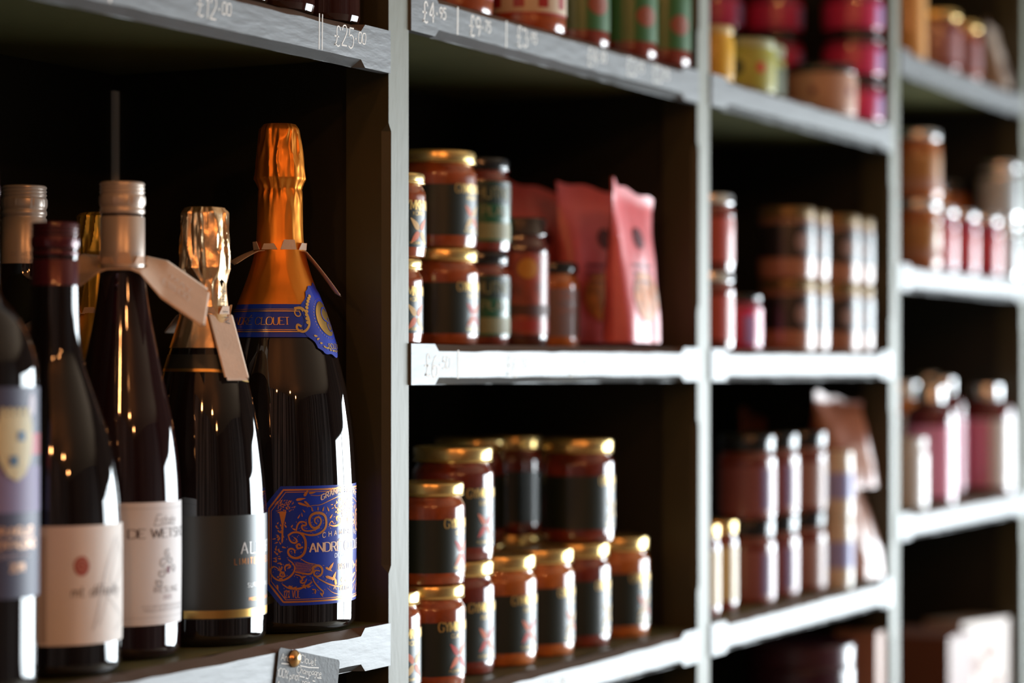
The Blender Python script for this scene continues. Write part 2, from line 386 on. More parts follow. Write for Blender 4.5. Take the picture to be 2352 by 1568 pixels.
def shelf(k, z):
    x0, x1 = k * BAY + PW, (k + 1) * BAY; z = Z0 + z
    bm = bmesh.new(); box(bm, x0 - .006, x1 + .006, SD, DD, z - .018, z); box(bm, x0 + .0005, x1 - .0005, .006, SD, z - .018, z)
    o = link('shelf', bm, M_olive, unit, smooth=False)
    bm = bmesh.new(); y0 = -.002
    def sec(x, ct, cb):
        e = 2e-5; ct = max(ct, e); cb = max(cb, e)
        return [(x, .006, z), (x, y0 + ct * 1.5, z), (x, y0, z - ct), (x, y0, z - ST + cb), (x, y0 + cb * 1.5, z - ST), (x, .006, z - ST)]
    L, R = x0 + .0006, x1 - .0006
    secs = [(L, 0, 0), (L + .037, 0, 0), (L + .043, .0055, .0055)]
    n = 24; rnd = random.Random(int(z * 1000) + k)
    for i in range(1, n): 
        secs.append((L + .043 + (R - L - .086) * i / n, .0055 + rnd.uniform(-.0006, .0006), .0055 + rnd.uniform(-.0005, .0005)))
    secs += [(R - .043, .0055, .0055), (R - .037, 0, 0), (R, 0, 0)]
    loft(bm, [sec(*q) for q in secs], lambda i: 1 if i in (0, 1) else 0)
    plabel(link('edge_strip', bm, [M_slate, M_brown], o, smooth=False), 'grey chalkboard painted front edge')
    return o
SH = {}
for k in LEV:
    for i, z in enumerate(LEV[k]): SH[(k, i)] = shelf(k, z)
def front_map(x, z): return Vector((x, -.00212, Z0 + z))
def chalk(sh, s, u0, z, h, w=.09, **kw):
    bm = bmesh.new(); a, b = s.split('·'); x0 = X_of(u0); cw = .95; h *= 1.1; w *= 1.15
    text(bm, a, x0, z, h, front_map, w=w, cond=cw, **kw); x1 = x0 + text_width(a, h, kw.get('sp', .18), cw) + h * .22
    ribbon(bm, [(x1, z + h * .52), (x1 + h * .10, z + h * .55)], w * h, front_map)
    text(bm, b, x1 + h * .30, z + h * .36, h * .56, front_map, w=w * 1.5, slant=.1); link('chalk_price', bm, M_chalk, sh, smooth=False)
def chalk_line(sh, us, z0, z1, w=.0012):
    bm = bmesh.new()
    for u, du in us: ribbon(bm, [(X_of(u) - du, z0), (X_of(u) + du, z1)], w, front_map, step=.004)
    link('chalk_line', bm, M_chalk, sh, smooth=False)
s1 = SH[(-1, 1)]
chalk(s1, '£12·00', 446, .2235, .0125, sp=.17, jit=.06, slant=.1)
chalk(s1, '£25·00', 762, .2255, .0125, sp=.17, jit=.06, slant=.08)
chalk_line(s1, [(728, .0003), (735, .0003)], .2195, .2445, .0011)
chalk_line(s1, [(248, .0003)], .2195, .2445, .002)
s2 = SH[(0, 1)]
chalk(s2, '£4·95', 965, .2585, .0135, w=.12, jit=.05); chalk_line(s2, [(1046, .0003)], .2545, .276, .002)
chalk(s2, '£9·75', 1073, .2575, .0135, w=.12, jit=.05); chalk_line(s2, [(1158, .0003)], .2545, .276, .002)
chalk(s2, '£3·95', 1182, .2585, .0135, w=.12, jit=.05); chalk(s2, '£4·50', 1345, .2585, .0135, w=.12, jit=.05)
chalk(s2, '£3·75', 1435, .2585, .0135, w=.12, jit=.05); chalk(s2, '£3·75', 1495, .2585, .0135, w=.12, jit=.05)
s3 = SH[(0, 2)]
chalk(s3, '£6·50', 970, -.0085, .0145, w=.12, jit=.06); chalk_line(s3, [(1047, .0003)], -.0105, .0115, .0024)
chalk(s3, '£6·50', 1158, -.0085, .0145, w=.12, jit=.06); chalk(s3, '£3·95', 1300, -.0085, .0145, w=.12, jit=.06)
s4 = SH[(0, 3)]
chalk(s4, '£5·95', 1250, -.277, .014, w=.12); chalk(s4, '£5·95', 1430, -.277, .014, w=.12)

# ================================================================== BOTTLES
def hgt(y, s): return (HZ - y) / s           # height relative to the camera
def bottle(name, label, cat, u, Z, base, outline, m, group=None, yaw=0):
    x, y = at_depth(u, Z)
    t = thing(name, label, cat, (x, y, Z0 + base + .0003), to_cam(x, y) + yaw, group)
    P = Prof(outline)
    R = outline[0][1]
    prof = [(0, .018), (R * .35, .012), (R * .7, .003), (R * .82, 0), (R * .93, .0012), (R * .985, .004)]
    prof += [(P.r(z), z) for z in P.z] + [(0, P.z[-1])]
    bm = bmesh.new(); lathe(bm, prof, 96); link('glass', bm, m, t)
    return t, P
def screwcap(t, P, z0, z1, r, m, txt=None, knurl=True):
    bm = bmesh.new()
    H = z1 - z0; pr = [(r * .93, z0), (r, z0 + .0004)]
    def ridge(z, d=.0005, w=.0014): pr.extend([(r, z - w), (r - d, z - w * .3), (r - d, z + w * .3), (r, z + w)])
    ridge(z1 - .0215, .0008, .0016)
    ridge(z1 - .0165); pr.append((r * 1.012, z1 - .0135)); pr.append((r * 1.012, z1 - .0098))
    for q in (.0078, .0052, .0028): ridge(z1 - q, .0006, .0011)
    pr += [(r * .99, z1 - .0008), (r * .93, z1), (0, z1)]
    def rf(a, z, rr):
        if z1 - .0137 < z < z1 - .0096: return rr + .00022 * (1 if int(a / (2 * PI) * 120) % 2 else -1)
        return rr
    lathe(bm, pr, 120, rf)
    o = link('screw_cap', bm, m, t)
    if txt:
        Pc = Prof([(z0, r), (z1, r)]); mp = surf(Pc, .00025)
        bm = bmesh.new()
        for i, s in enumerate(txt): text(bm, s, .003, z0 + .008 - i * .0042, .0026 if i == 0 else .002, mp, w=.13, center=True, xs=1 / r, sp=.3)
        link('lettering', bm, M_inkgrey, o, smooth=False)
    return o
def foil(t, P, z0, zc, top, rt, m, amp=.0011, seed=1.0, rbot=.0172, skirt_amp=.0002):
    # z0 lower hem, zc where the crumpled hood begins, top = hood top, rt = top radius
    pr = [(P.r(z0) + .0003, z0)]
    n = 90
    for i in range(n + 1):
        z = z0 + (top - z0) * i / n
        if z < zc: r = P.r(z) + .0005 + skirt_amp
        else:
            q = (z - zc) / (top - zc)
            r0 = P.r(zc) + .0005 + skirt_amp
            r = r0 + (rbot - r0) * min(1, q / .16) ** 1.4 if q < .16 else rbot + (rt - rbot) * (q - .16) / .84
            if q > .93: r -= (q - .93) / .07 * .0022
        pr.append((r, z + .0001))
    zt = pr[-1][1]; rl = pr[-1][0]
    pr += [(rl * .8, zt + .0006), (rl * .45, zt + .0009), (0, zt + .001)]
    def rf(a, z, r):
        if r < .006: return r
        q = (z - zc) / (top - zc)
        A = amp * max(0, min(1, (q + .28) * 3.2)) if q < .97 else amp * .55
        A = A + skirt_amp * (1 if q < 0 else 0)
        v = noise.noise(Vector((math.cos(a) * 2.6 + seed, math.sin(a) * 2.6, z * 30)))
        v2 = noise.noise(Vector((math.cos(a) * 5 + seed * 2, math.sin(a) * 5, z * 110 + 4)))
        rid = (1 - abs(v) * 4.2) ; rid = max(-.6, rid)
        return r + A * (rid * .85 + v2 * .4)
    bm = bmesh.new(); lathe(bm, pr, 160, rf)
    return link('foil_hood', bm, m, t)
def price_tag(x, y, z, rn, rz, L1, L2, wid, label, slope1=.55, slope2=.55, tilt=0.0, txt=None, curl=0.0):
    # strip of card with a star cut hole pushed over the neck, wings folded down
    t = thing('price_tag', label, 'tag', (x, y, z), rz, 'kraft neck tags')
    bm = bmesh.new(); th = .0004
    nx, ny = 56, 14; xs = [-L1 + (L1 + L2) * i / nx for i in range(nx + 1)]; ys = [-wid / 2 + wid * j / ny for j in range(ny + 1)]
    ro = rn + .0018
    def zz(px, py):
        d = max(0, abs(px) - ro * .9); s = slope2 if px > 0 else slope1
        L = (L2 if px > 0 else L1)
        return -s * d - curl * (d / L) ** 2 * L + tilt * py * (.3 + .7 * min(1, max(0, abs(px) - ro * .5) / .022))
    def hor(px):
        s = slope2 if px > 0 else slope1; d = max(0, abs(px) - ro * .9); k = 1 / math.sqrt(1 + s * s)
        return math.copysign(min(abs(px), ro * .9) + d * k, px)
    g = {}
    for i, px in enumerate(xs):
        for j, py in enumerate(ys):
            rr = math.hypot(px, py); qx, qy = px, py
            if .4 * ro < rr < ro: qx, qy = px / rr * ro, py / rr * ro
            cut = 1
            if (i in (0, nx)) and (j in (0, ny)): qx *= .97; qy *= .82
            g[(i, j)] = (rr, bm.verts.new((hor(qx), qy, zz(qx, qy))))
    for i in range(nx):
        for j in range(ny):
            q = [g[(i, j)], g[(i + 1, j)], g[(i + 1, j + 1)], g[(i, j + 1)]]
            if sum(a[0] < ro * .96 for a in q) >= 2: continue
            try: bm.faces.new([a[1] for a in q])
            except Exception: pass
    bmesh.ops.delete(bm, geom=[v for v in bm.verts if not v.link_faces], context='VERTS')
    o = link('card_strip', bm, M_kraft, t); md = o.modifiers.new('thick', 'SOLIDIFY'); md.thickness = th
    bm = bmesh.new()
    for k in range(8):                                   # little tabs folded up by the neck
        a = k * PI / 4 + .2; da = .33
        hh = .0055 + .0015 * math.sin(k * 2.3)
        v = [(ro * math.cos(a - da), ro * math.sin(a - da), 0), (ro * math.cos(a + da), ro * math.sin(a + da), 0),
             ((ro - .0006 + hh * .25) * math.cos(a + da * .6), (ro - .0006 + hh * .25) * math.sin(a + da * .6), hh), ((ro - .0006 + hh * .25) * math.cos(a - da * .6), (ro - .0006 + hh * .25) * math.sin(a - da * .6), hh)]
        bm.faces.new([bm.verts.new(p) for p in v])
    o2 = link('fold_tabs', bm, M_kraft, t, smooth=False); md = o2.modifiers.new('thick', 'SOLIDIFY'); md.thickness = th
    if txt:
        bm = bmesh.new()
        def mp(px, py): return Vector((hor(px), py, zz(px, py) + .0006))
        for s, px, py, h in txt: text(bm, s, px, py, h, mp, w=.12, jit=.05)
        link('chalk_writing', bm, M_cream, t, smooth=False)
    return t

# ---- magnum with orange foil and blue labels
ZG = 1.747; sG = F / ZG; b0 = -.189; KG = 3080 / sG
hg = lambda y: hgt(y, sG) - b0
outl = [(.006, .0562), (hg(1250), .0568), (hg(1100), .0565), (hg(1000), .0545), (hg(900), .0500), (hg(850), .0460), (hg(775), .0395), (hg(700), .0312), (hg(650), .0245), (hg(600), .0192), (hg(560), .0168), (hg(445), .0158), (hg(425), .0135), (hg(300), .0118), (hg(292), .0115)]
outl = [(a, b * KG) for a, b in outl]
mag, PG = bottle('champagne_bottle', 'large champagne bottle with orange foil neck and blue and gold labels', 'bottle', 643, ZG, b0, outl, M_glassk, 'bottles on the wine shelf')
foil(mag, PG, hg(706), hg(437), hg(288), .0140, M_orangefoil, amp=.0010, seed=3.1, rbot=.0180)
# front label
RG = .0568 * KG
def g2(x, y):                     # picture point on the big label -> (arc metres, height)
    a = math.asin(max(-.999, min(.999, (x - 643) / 173.0)))
    zf = ZG - RG * math.cos(a)
    return a * RG, (HZ - y) / (F / zf) - b0
zt, zb = g2(700, 1117)[1], g2(700, 1391)[1]
aL = g2(611, 1200)[0] / RG; aC = math.radians(56); aR = 2 * aC - aL
cut = math.radians(11); cz = .013
def cutf(a, s):
    d = min(a - aL, aR - a)
    return 0 if d >= cut else (1 - d / cut) * cz
bm = bmesh.new(); mG = surf(PG, .0004)
patch(bm, mG, aL, aR, zb, zt, 60, 24, zf0=lambda a: zb + cutf(a, 0), zf1=lambda a: zt - cutf(a, 1))
lab = plabel(link('label', bm, M_blue, mag), 'blue paper label with copper scrollwork')
mG2 = surf(PG, .0007); mm = lambda x, z: mG2(x / RG, z)
bm = bmesh.new()
def border(ins, w):
    L, R_ = aL * RG + ins, aR * RG - ins; T, B = zt - ins, zb + ins; c = cut * RG * .95; cc = cz
    P = [(L + c, B), (L, B + cc), (L, T - cc), (L + c, T), (R_ - c, T), (R_, T - cc), (R_, B + cc), (R_ - c, B), (L + c, B)]
    ribbon(bm, P, w, mm)
border(.0026, .0012); border(.0042, .0005)
def both(f):                      # the ornament is symmetrical about the label's middle
    f(lambda x, z: mG2(x / RG, z)); f(lambda x, z: mG2(2 * aC - x / RG, z))
def px(*pts): return [g2(600 + x / 4.9, 1090 + y / 4.9) for x, y in pts]
SW = [  # traced scrolls: (points in the enlarged crop, width mm, smooth)
 ([(500, 370), (560, 350), (640, 350), (720, 310), (800, 270), (900, 225)], .7), ([(540, 235), (620, 245), (700, 220), (780, 165), (900, 130)], .7),
 ([(385, 640), (400, 560), (440, 530), (495, 545), (490, 580), (450, 575), (440, 600), (470, 640), (560, 640), (640, 600)], 1.5),
 ([(440, 660), (520, 690), (620, 680), (700, 620), (715, 530), (690, 450), (610, 430), (540, 460), (520, 540), (560, 610), (620, 600), (660, 540), (640, 480), (590, 490), (580, 540), (610, 560)], 2.4),
 ([(740, 570), (790, 590), (860, 570), (880, 510), (850, 470), (820, 490), (830, 530)], 1.6), ([(740, 570), (770, 520), (790, 560)], 1.0),
 ([(300, 690), (350, 650), (430, 655), (480, 720), (490, 810), (470, 900), (400, 950), (320, 930), (290, 870), (320, 830), (370, 850), (370, 890)], 2.3),
 ([(460, 820), (400, 840), (385, 800), (420, 780), (430, 810)], 1.8), ([(300, 690), (320, 760), (380, 780), (395, 740), (360, 710)], 1.6),
 ([(300, 960), (360, 1010), (375, 1080), (330, 1150), (240, 1200), (180, 1190), (120, 1140), (105, 1070), (150, 1030), (200, 1070)], 1.5),
 ([(270, 1090), (260, 1040), (300, 1010), (330, 1040), (300, 1060)], 1.4), ([(210, 1150), (215, 1110), (255, 1110), (265, 1150), (235, 1160)], 1.2),
 ([(375, 1100), (450, 1115), (540, 1130), (570, 1080), (560, 1050), (620, 1020), (670, 1060), (665, 1130), (610, 1160), (570, 1130), (590, 1080), (640, 1090)], 2.1),
 ([(560, 1160), (580, 1220), (640, 1290), (690, 1330), (660, 1370)], 1.4), ([(600, 1160), (680, 1210), (760, 1250), (880, 1275)], 1.3),
 ([(375, 1130), (430, 1140), (460, 1190), (420, 1220), (480, 1230), (500, 1180)], 1.3), ([(240, 1240), (310, 1290), (420, 1290), (520, 1250), (560, 1210)], 1.6),
 ([(430, 950), (500, 1000), (600, 1015)], 1.0), ([(720, 1280), (780, 1340), (900, 1365)], .5), ([(560, 1300), (600, 1300), (590, 1350)], 1.2)]
def scrolls(m):
    for pts, wmm in SW: ribbon(bm, chaikin(px(*pts), 2), wmm * .00072, m, step=.0012, taper=lambda t: .35 + .75 * math.sin(PI * min(1, .1 + t * .85)))
both(scrolls)
LV = [(400, 500, 60, 22, 60), (450, 480, 50, 18, 100), (480, 430, 45, 18, 130), (560, 420, 60, 26, 100), (620, 410, 50, 22, 90), (670, 420, 60, 24, 75), (740, 420, 60, 26, 110), (750, 500, 60, 26, 60),
 (380, 290, 110, 46, 10), (400, 320, 140, 40, -20), (470, 250, 90, 50, 60), (520, 215, 80, 40, 10), (470, 300, 110, 36, -45), (380, 630, 50, 26, 150), (330, 600, 40, 24, 60), (280, 600, 50, 26, 120), (270, 560, 30, 20, 100),
 (700, 1050, 90, 40, -30), (740, 1080, 100, 44, 60), (700, 1150, 140, 50, -20), (780, 1200, 110, 44, 70), (820, 1250, 90, 40, 100), (870, 1200, 70, 40, 30), (930, 1220, 70, 40, 80), (880, 1240, 90, 30, -10),
 (430, 1170, 70, 40, 20), (460, 1240, 60, 50, -60), (500, 1270, 50, 40, 10), (300, 1260, 60, 40, -20), (350, 1290, 50, 36, 30), (400, 1290, 50, 36, 0), (180, 1240, 70, 30, -80), (200, 1180, 40, 30, 20), (650, 1340, 50, 30, -60)]
rnd = random.Random(4)
for i in range(46):               # flower stem down the left side
    yy = 560 + i * 13.5; LV.append((205 + rnd.uniform(-42, 34), yy, rnd.uniform(26, 52), rnd.uniform(16, 30), rnd.uniform(0, 360)))
for i in range(70):               # bouquet
    an = rnd.uniform(0, 2 * PI); rr = rnd.uniform(0, 1) ** .5; LV.append((258 + math.cos(an) * rr * 108, 365 + math.sin(an) * rr * 78, rnd.uniform(16, 34), rnd.uniform(8, 16), rnd.uniform(0, 360)))
for i in range(40):               # second bouquet by the middle
    an = rnd.uniform(0, 2 * PI); rr = rnd.uniform(0, 1) ** .5; LV.append((860 + math.cos(an) * rr * 85, 370 + math.sin(an) * rr * 85, rnd.uniform(20, 40), rnd.uniform(10, 18), rnd.uniform(0, 360)))
def leaves(m):
    for x, y, L, W, an in LV:
        a = math.radians(an); pts = [(q[0], q[1]) for q in leaf(x, y, L, W, -a, 8)]
        blob(bm, px(*pts), m)
    ribbon(bm, px((235, 760), (240, 560), (235, 470)), .0012, m); blob(bm, px((200, 420), (280, 420), (250, 560), (228, 560)), m)
    for pts, wmm in SW:           # little berries and hairlines following the scrolls
        if wmm < 1.2: continue
        q = chaikin(pts, 2)
        for k in range(3, len(q) - 2, 3):
            dx, dy = q[k + 1][0] - q[k - 1][0], q[k + 1][1] - q[k - 1][1]; d = math.hypot(dx, dy) or 1
            s_ = 1 if k % 2 else -1; o_ = 15 + wmm * 5
            blob(bm, px(*[(e[0], e[1]) for e in leaf(q[k][0] - dy / d * o_ * s_, q[k][1] + dx / d * o_ * s_, 17 + (k * 7) % 9, 8, math.atan2(dy, dx) + .7 * s_, 7)]), m)
        ribbon(bm, px(*[(a - 7, b - 7) for a, b in q]), .00025, m, step=.0012)
    for i in range(14):           # lattice
        x = 370 + i * 15; ribbon(bm, px((x, 985 + i * 3), (x + 26, 1100 - i * .5)), .00022, m); ribbon(bm, px((x + 26, 985 + i * 3), (x, 1100)), .00022, m)
both(leaves)
plabel(link('scrollwork', bm, M_copper, lab, smooth=False), 'copper coloured scrollwork and borders')
bm = bmesh.new(); cX = aC * RG
def gt(s, yc, h, **kw): text(bm, s, cX, g2(740, yc)[1], h, mm, center=True, **kw)
arc1 = lambda k: (lambda q: -k * (q - cX) ** 2)
gt('GRANDE RÉSERVE', 1134, .0038, w=.30, sp=.28, arc=arc1(9), serif=True)
gt('CHAMPAGNE', 1231, .0034, w=.24, sp=.85, arc=arc1(3))
gt('ANDRÉ CLOUET', 1268, .0064, w=.24, sp=.20, serif=True, cond=1.05)
gt('BRUT', 1312, .0040, w=.36, sp=.34, serif=True)
gt('A BOUZY', 1361, .0034, w=.32, sp=.45, serif=True, arc=arc1(-9))
M_pcop = mat('pale copper print', (.84, .60, .44), .45, .15)
link('lettering', bm, M_pcop, lab, smooth=False)
bm = bmesh.new(); text(bm, '12% VOL', *g2(652, 1374), .0052, mm, w=.12, cond=.42, sp=.1); link('strength_print', bm, M_copper, lab, smooth=False)
bm = bmesh.new(); gt('DEPUIS 1741', 1283, .0028, w=.14, sp=.3); link('small_lettering', bm, M_silver, lab, smooth=False)
# neck band and medallion
def n2(x, y):
    z = (HZ - y) / (F / (ZG - .032)) - b0
    r = PG.r(z); a = math.asin(max(-.985, min(.985, (x - 643) / (r * sG))))
    z = (HZ - y) / (F / (ZG - r * math.cos(a))) - b0
    return a, z
z1_, z0_ = n2(660, 699)[1], n2(660, 775)[1]
bm = bmesh.new(); mN = surf(PG, .0010)
patch(bm, mN, math.radians(-130), math.radians(60), z0_, z1_, 60, 8)
am, zm = math.radians(64), n2(722, 735)[1]; rxm = math.radians(37)
med = [(am + rxm * math.cos(t) * (1 + .07 * math.cos(9 * t)) * (1 if abs(math.sin(t)) < .8 else .8), zm + .0262 * math.sin(t) * (1 + .05 * math.cos(9 * t))) for t in [2 * PI * i / 72 for i in range(72)]]
mN1 = surf(PG, .0013)
def blob_rings(bm, pts, m, n=8):
    cx = sum(p[0] for p in pts) / len(pts); cy = sum(p[1] for p in pts) / len(pts)
    rings = [[bm.verts.new(m(cx + (p[0] - cx) * k / n, cy + (p[1] - cy) * k / n)) for p in pts] for k in range(1, n + 1)]
    c = bm.verts.new(m(cx, cy)); N = len(pts)
    for i in range(N):
        j = (i + 1) % N; bm.faces.new((c, rings[0][i], rings[0][j]))
        for A, B in zip(rings, rings[1:]): bm.faces.new((A[i], B[i], B[j], A[j]))
blob_rings(bm, med, mN1, 8)
nb = plabel(link('neck_label', bm, M_blue, mag), 'blue neck band with a scalloped medallion')
bm = bmesh.new(); mN2 = surf(PG, .0016); hN = z1_ - z0_
for q in (.17, .79): 
    for dq, ww in ((0, .0007), (.055, .0004)): ribbon(bm, [(math.radians(-90), z0_ + hN * (q + dq)), (am - rxm * 1.05, z0_ + hN * (q + dq))], ww, mN2, step=.03)
def tn(s, a, z, h, **kw): text(bm, s, a * .036, z, h, lambda x, zz: mN2(x / .036, zz), center=True, **kw)
tn('ANDRÉ CLOUET', math.radians(-28), z0_ + hN * .38, .0052, w=.15, serif=True, sp=.16)
tn('BOUZY', am + math.radians(4), zm - .0205, .0034, w=.22, sp=.2)
blob_rings(bm, ell(am + .04, zm + .001, rxm * .50, .0125, 32), mN2, 6)
for i in range(40):
    t_ = 2 * PI * i / 40; blob(bm, ell(am + .04 + rxm * .60 * math.cos(t_), zm + .001 + .0146 * math.sin(t_), .010, .0004, 6), mN2)
mc = lambda x, z: mN2(am - rxm * 1.12 + x / .036, z)
ribbon(bm, spiral(0, zm + .0045, .0042, .001, PI * .1, 1.1, ccw=1), .0012, mc, step=.001, taper=lambda t: 1.1 - .5 * t)
ribbon(bm, chaikin([(-.003, zm + .008), (.004, zm + .009), (.008, zm + .003), (.008, zm - .004), (.002, zm - .0095), (-.003, zm - .007), (-.002, zm - .003), (.001, zm - .005)], 3), .0016, mc, step=.001)
rnd = random.Random(9)
for i in range(16):
    t_ = -2.6 + i * .16; blob(bm, leaf(am + rxm * .83 * math.cos(t_), zm + .022 * math.sin(t_), .07 + rnd.random() * .04, .0022, rnd.uniform(-.02, .02), 8), mN2)
for i in range(9):
    t_ = 2.2 + i * .13; blob(bm, ell(am + rxm * .84 * math.cos(t_), zm + .021 * math.sin(t_), .045, .0013, 8), mN2)
link('gold_print', bm, M_gold, nb, smooth=False)
bm = bmesh.new(); mN3 = surf(PG, .0019)
mo = lambda x, z: mN3(am + .04 + x / .036, z)
ribbon(bm, chaikin([(.007, zm + .006), (.002, zm + .010), (-.005, zm + .006), (-.004, zm), (.001, zm - .001)], 3), .0009, mo, step=.001)
ribbon(bm, spiral(.003, zm - .004, .0055, .0012, 1.4, 1.3, ccw=-1), .0008, mo, step=.001)
link('monogram', bm, M_blue, nb, smooth=False)
xg, yg = mag.location.x, mag.location.y

# ---- slim champagne bottle with the black green label
ZA = 1.655; sA = F / ZA
ha = lambda y: hgt(y, sA) - b0
outl = [(.006, .0420), (ha(1300), .0425), (ha(1180), .0424), (ha(1100), .0411), (ha(1000), .0376), (ha(950), .0350), (ha(900), .0317), (ha(850), .0277), (ha(800), .0232), (ha(750), .0182), (ha(720), .0158), (ha(680), .0146), (ha(640), .0138), (ha(610), .0128), (ha(490), .0120)]
alb, PA = bottle('sparkling_wine_bottle', 'sparkling wine bottle with crumpled rose gold foil and black label', 'bottle', 470, ZA, b0, outl, M_glassk, 'bottles on the wine shelf')
foil(alb, PA, ha(800), ha(645), ha(479), .0155, M_rosefoil, amp=.0016, seed=7.7, rbot=.0166)
RA = .0425
def a2(x, y):
    a = math.asin(max(-.999, min(.999, (x - 470) / 142.0))); zf = ZA - RA * math.cos(a)
    return a * RA, (HZ - y) / (F / zf) - b0
aL, aR = math.radians(-19), math.radians(147); zt, zb = a2(450, 1186)[1], a2(450, 1424)[1]
bm = bmesh.new(); patch(bm, surf(PA, .0004), aL, aR, zb, zt, 40, 8); lab = plabel(link('label', bm, M_blackpaper, alb), 'matt black green paper label')
bm = bmesh.new(); patch(bm, surf(PA, .0007), aL, aR, zb + .0006, zb + .0060, 40, 2); plabel(link('gold_band', bm, M_gold, lab), 'gold band along the bottom edge')
mA = surf(PA, .0007); mm = lambda x, z: mA(x / RA, z); cX = math.radians(64) * RA
bm = bmesh.new()
text(bm, 'ALBURY', cX, a2(545, 1274)[1], .0078, mm, w=.13, sp=.34, serif=True, center=True)
text(bm, 'SURREY HILLS', cX, a2(545, 1352)[1], .0028, mm, w=.13, sp=.45, center=True)
blob(bm, ell(cX, a2(598, 1218)[1], .0030, .0042, 20), mm); blob(bm, ell(cX, a2(598, 1203)[1], .0034, .0014, 12), mm)
ribbon(bm, [(cX - .004, a2(590, 1312)[1]), (cX + .004, a2(590, 1312)[1])], .0005, mm)
link('silver_lettering', bm, M_silver, lab, smooth=False)
bm = bmesh.new()
text(bm, 'LIMITED RELEASE', cX + .0005, a2(520, 1299)[1], .0040, mm, w=.13, sp=.5, center=True, cond=.85)
text(bm, 'PRODUCT OF ENGLAND', cX + .001, a2(560, 1382)[1], .0019, mm, w=.2, sp=.3, center=True)
link('copper_lettering', bm, M_copper, lab, smooth=False)
bm = bmesh.new(); zn = ha(853)
fA = lambda a: zn - .0075 * (1 / (1 + math.exp(-(math.degrees(a) - 42) / 9)))
patch(bm, surf(PA, .0006), math.radians(-110), math.radians(80), 0, 0, 60, 6, zf0=fA, zf1=lambda a: ha(815))
nl = plabel(link('neck_label', bm, M_blackpaper, alb), 'black neck label with a gold hem')
bm = bmesh.new(); patch(bm, surf(PA, .0009), math.radians(-110), math.radians(80), 0, 0, 60, 1, zf0=lambda a: fA(a) - .0002, zf1=lambda a: fA(a) + .0018)
mNk = surf(PA, .0009)
for rr in (.0050, .0040, .0030, .0018):
    c = [(math.radians(60) + rr * math.cos(t) / .028, ha(848) + .0008 + rr * math.sin(t)) for t in [2 * PI * i / 30 for i in range(31)]]
    ribbon(bm, c, .0006, lambda q, z: mNk(q, z), step=.5)
link('gold_hem', bm, M_gold, nl, smooth=False)
mAn = surf(PA, .0019)
bm = bmesh.new()
def vm(x, y):                     # lettering running up the foil
    return mAn(math.radians(62) - y / .015, ha(745) + x)
text(bm, 'ALBURY', 0, 0, .0042, vm, w=.12, sp=.35, serif=True)
link('foil_lettering', bm, M_ink, alb, smooth=False)

# ---- riesling bottle with beige screw cap
ZE = 1.575; sE = F / ZE; he = lambda y: hgt(y, sE) - b0
outl = [(.006, .0374), (he(1300), .0380), (he(1150), .0379), (he(1100), .0373), (he(1050), .0361), (he(1000), .0342), (he(960), .0322), (he(900), .0284), (he(830), .0243), (he(760), .0202), (he(700), .0172), (he(650), .0154), (he(610), .0142), (he(430), .0138)]
rie, PE = bottle('wine_bottle', 'tall slim wine bottle with a beige screw cap, white label and kraft neck tag', 'bottle', 281, ZE, b0, outl, M_glassw, 'bottles on the wine shelf')
screwcap(rie, PE, he(618), he(420), .0145, M_cap, ('DE WETSHOF', 'ESTATE'))
RE = .038
def e2(x, y):
    a = math.asin(max(-.999, min(.999, (x - 281) / 134.0))); zf = ZE - RE * math.cos(a)
    return a * RE, (HZ - y) / (F / zf) - b0
zt, zb = e2(300, 1156)[1], e2(300, 1440)[1]
bm = bmesh.new(); patch(bm, surf(PE, .0004), math.radians(-30), math.radians(130), zb, zt, 40, 8); lab = plabel(link('label', bm, M_white, rie), 'white paper label')
mE = surf(PE, .0007); mm = lambda x, z: mE(x / RE, z); cX = math.radians(49) * RE
bm = bmesh.new()
text(bm, 'DE WETSHOF', cX, e2(300, 1238)[1], .0056, mm, w=.22, sp=.16, serif=True, center=True, cond=1.4)
text(bm, 'Estate', cX - .002, e2(360, 1208)[1], .0068, mm, w=.07, slant=.35, center=True, sp=.06)
text(bm, 'RIESLING', cX, e2(345, 1364)[1], .0036, mm, w=.13, sp=.35, center=True)
link('lettering', bm, M_ink, lab, smooth=False)
bm = bmesh.new()
for k, (yy, s) in enumerate(((1399, 'ESTATE WINE WO ROBERTSON SOUTH AFRICA'), (1408, 'PRODUCED AND BOTTLED BY DE WETSHOF'))): text(bm, s, cX, e2(320, yy)[1], .0015, mm, w=.16, sp=.25, center=True, cond=.8)
for i, (dx, dy, rr, st, dr) in enumerate(((-.004, .004, .004, 0, 1), (-.0055, -.002, .0035, 1, -1), (.003, .006, .003, 2, 1), (-.007, -.008, .003, 2.5, 1), (.006, 0, .003, 3, -1), (0, .010, .003, 1, 1))):
    ribbon(bm, spiral(cX + dx, e2(378, 1310)[1] + dy, rr, .0006, st, 1.1, 20, dr), .0013, mm, step=.001)
ribbon(bm, [(math.radians(-30) * RE, zt - .004), (math.radians(128) * RE, zt - .004)], .00025, mm); ribbon(bm, [(math.radians(-30) * RE, zb + .005), (math.radians(128) * RE, zb + .005)], .00025, mm)
link('grey_print', bm, M_inkgrey, lab, smooth=False)
bm = bmesh.new(); blob(bm, ell(cX + .0005, e2(382, 1310)[1], .0016, .0026, 16), mm); text(bm, '2020', cX, e2(375, 1378)[1], .0026, mm, w=.13, sp=.25, center=True); link('wine_red_print', bm, M_winered, lab, smooth=False)

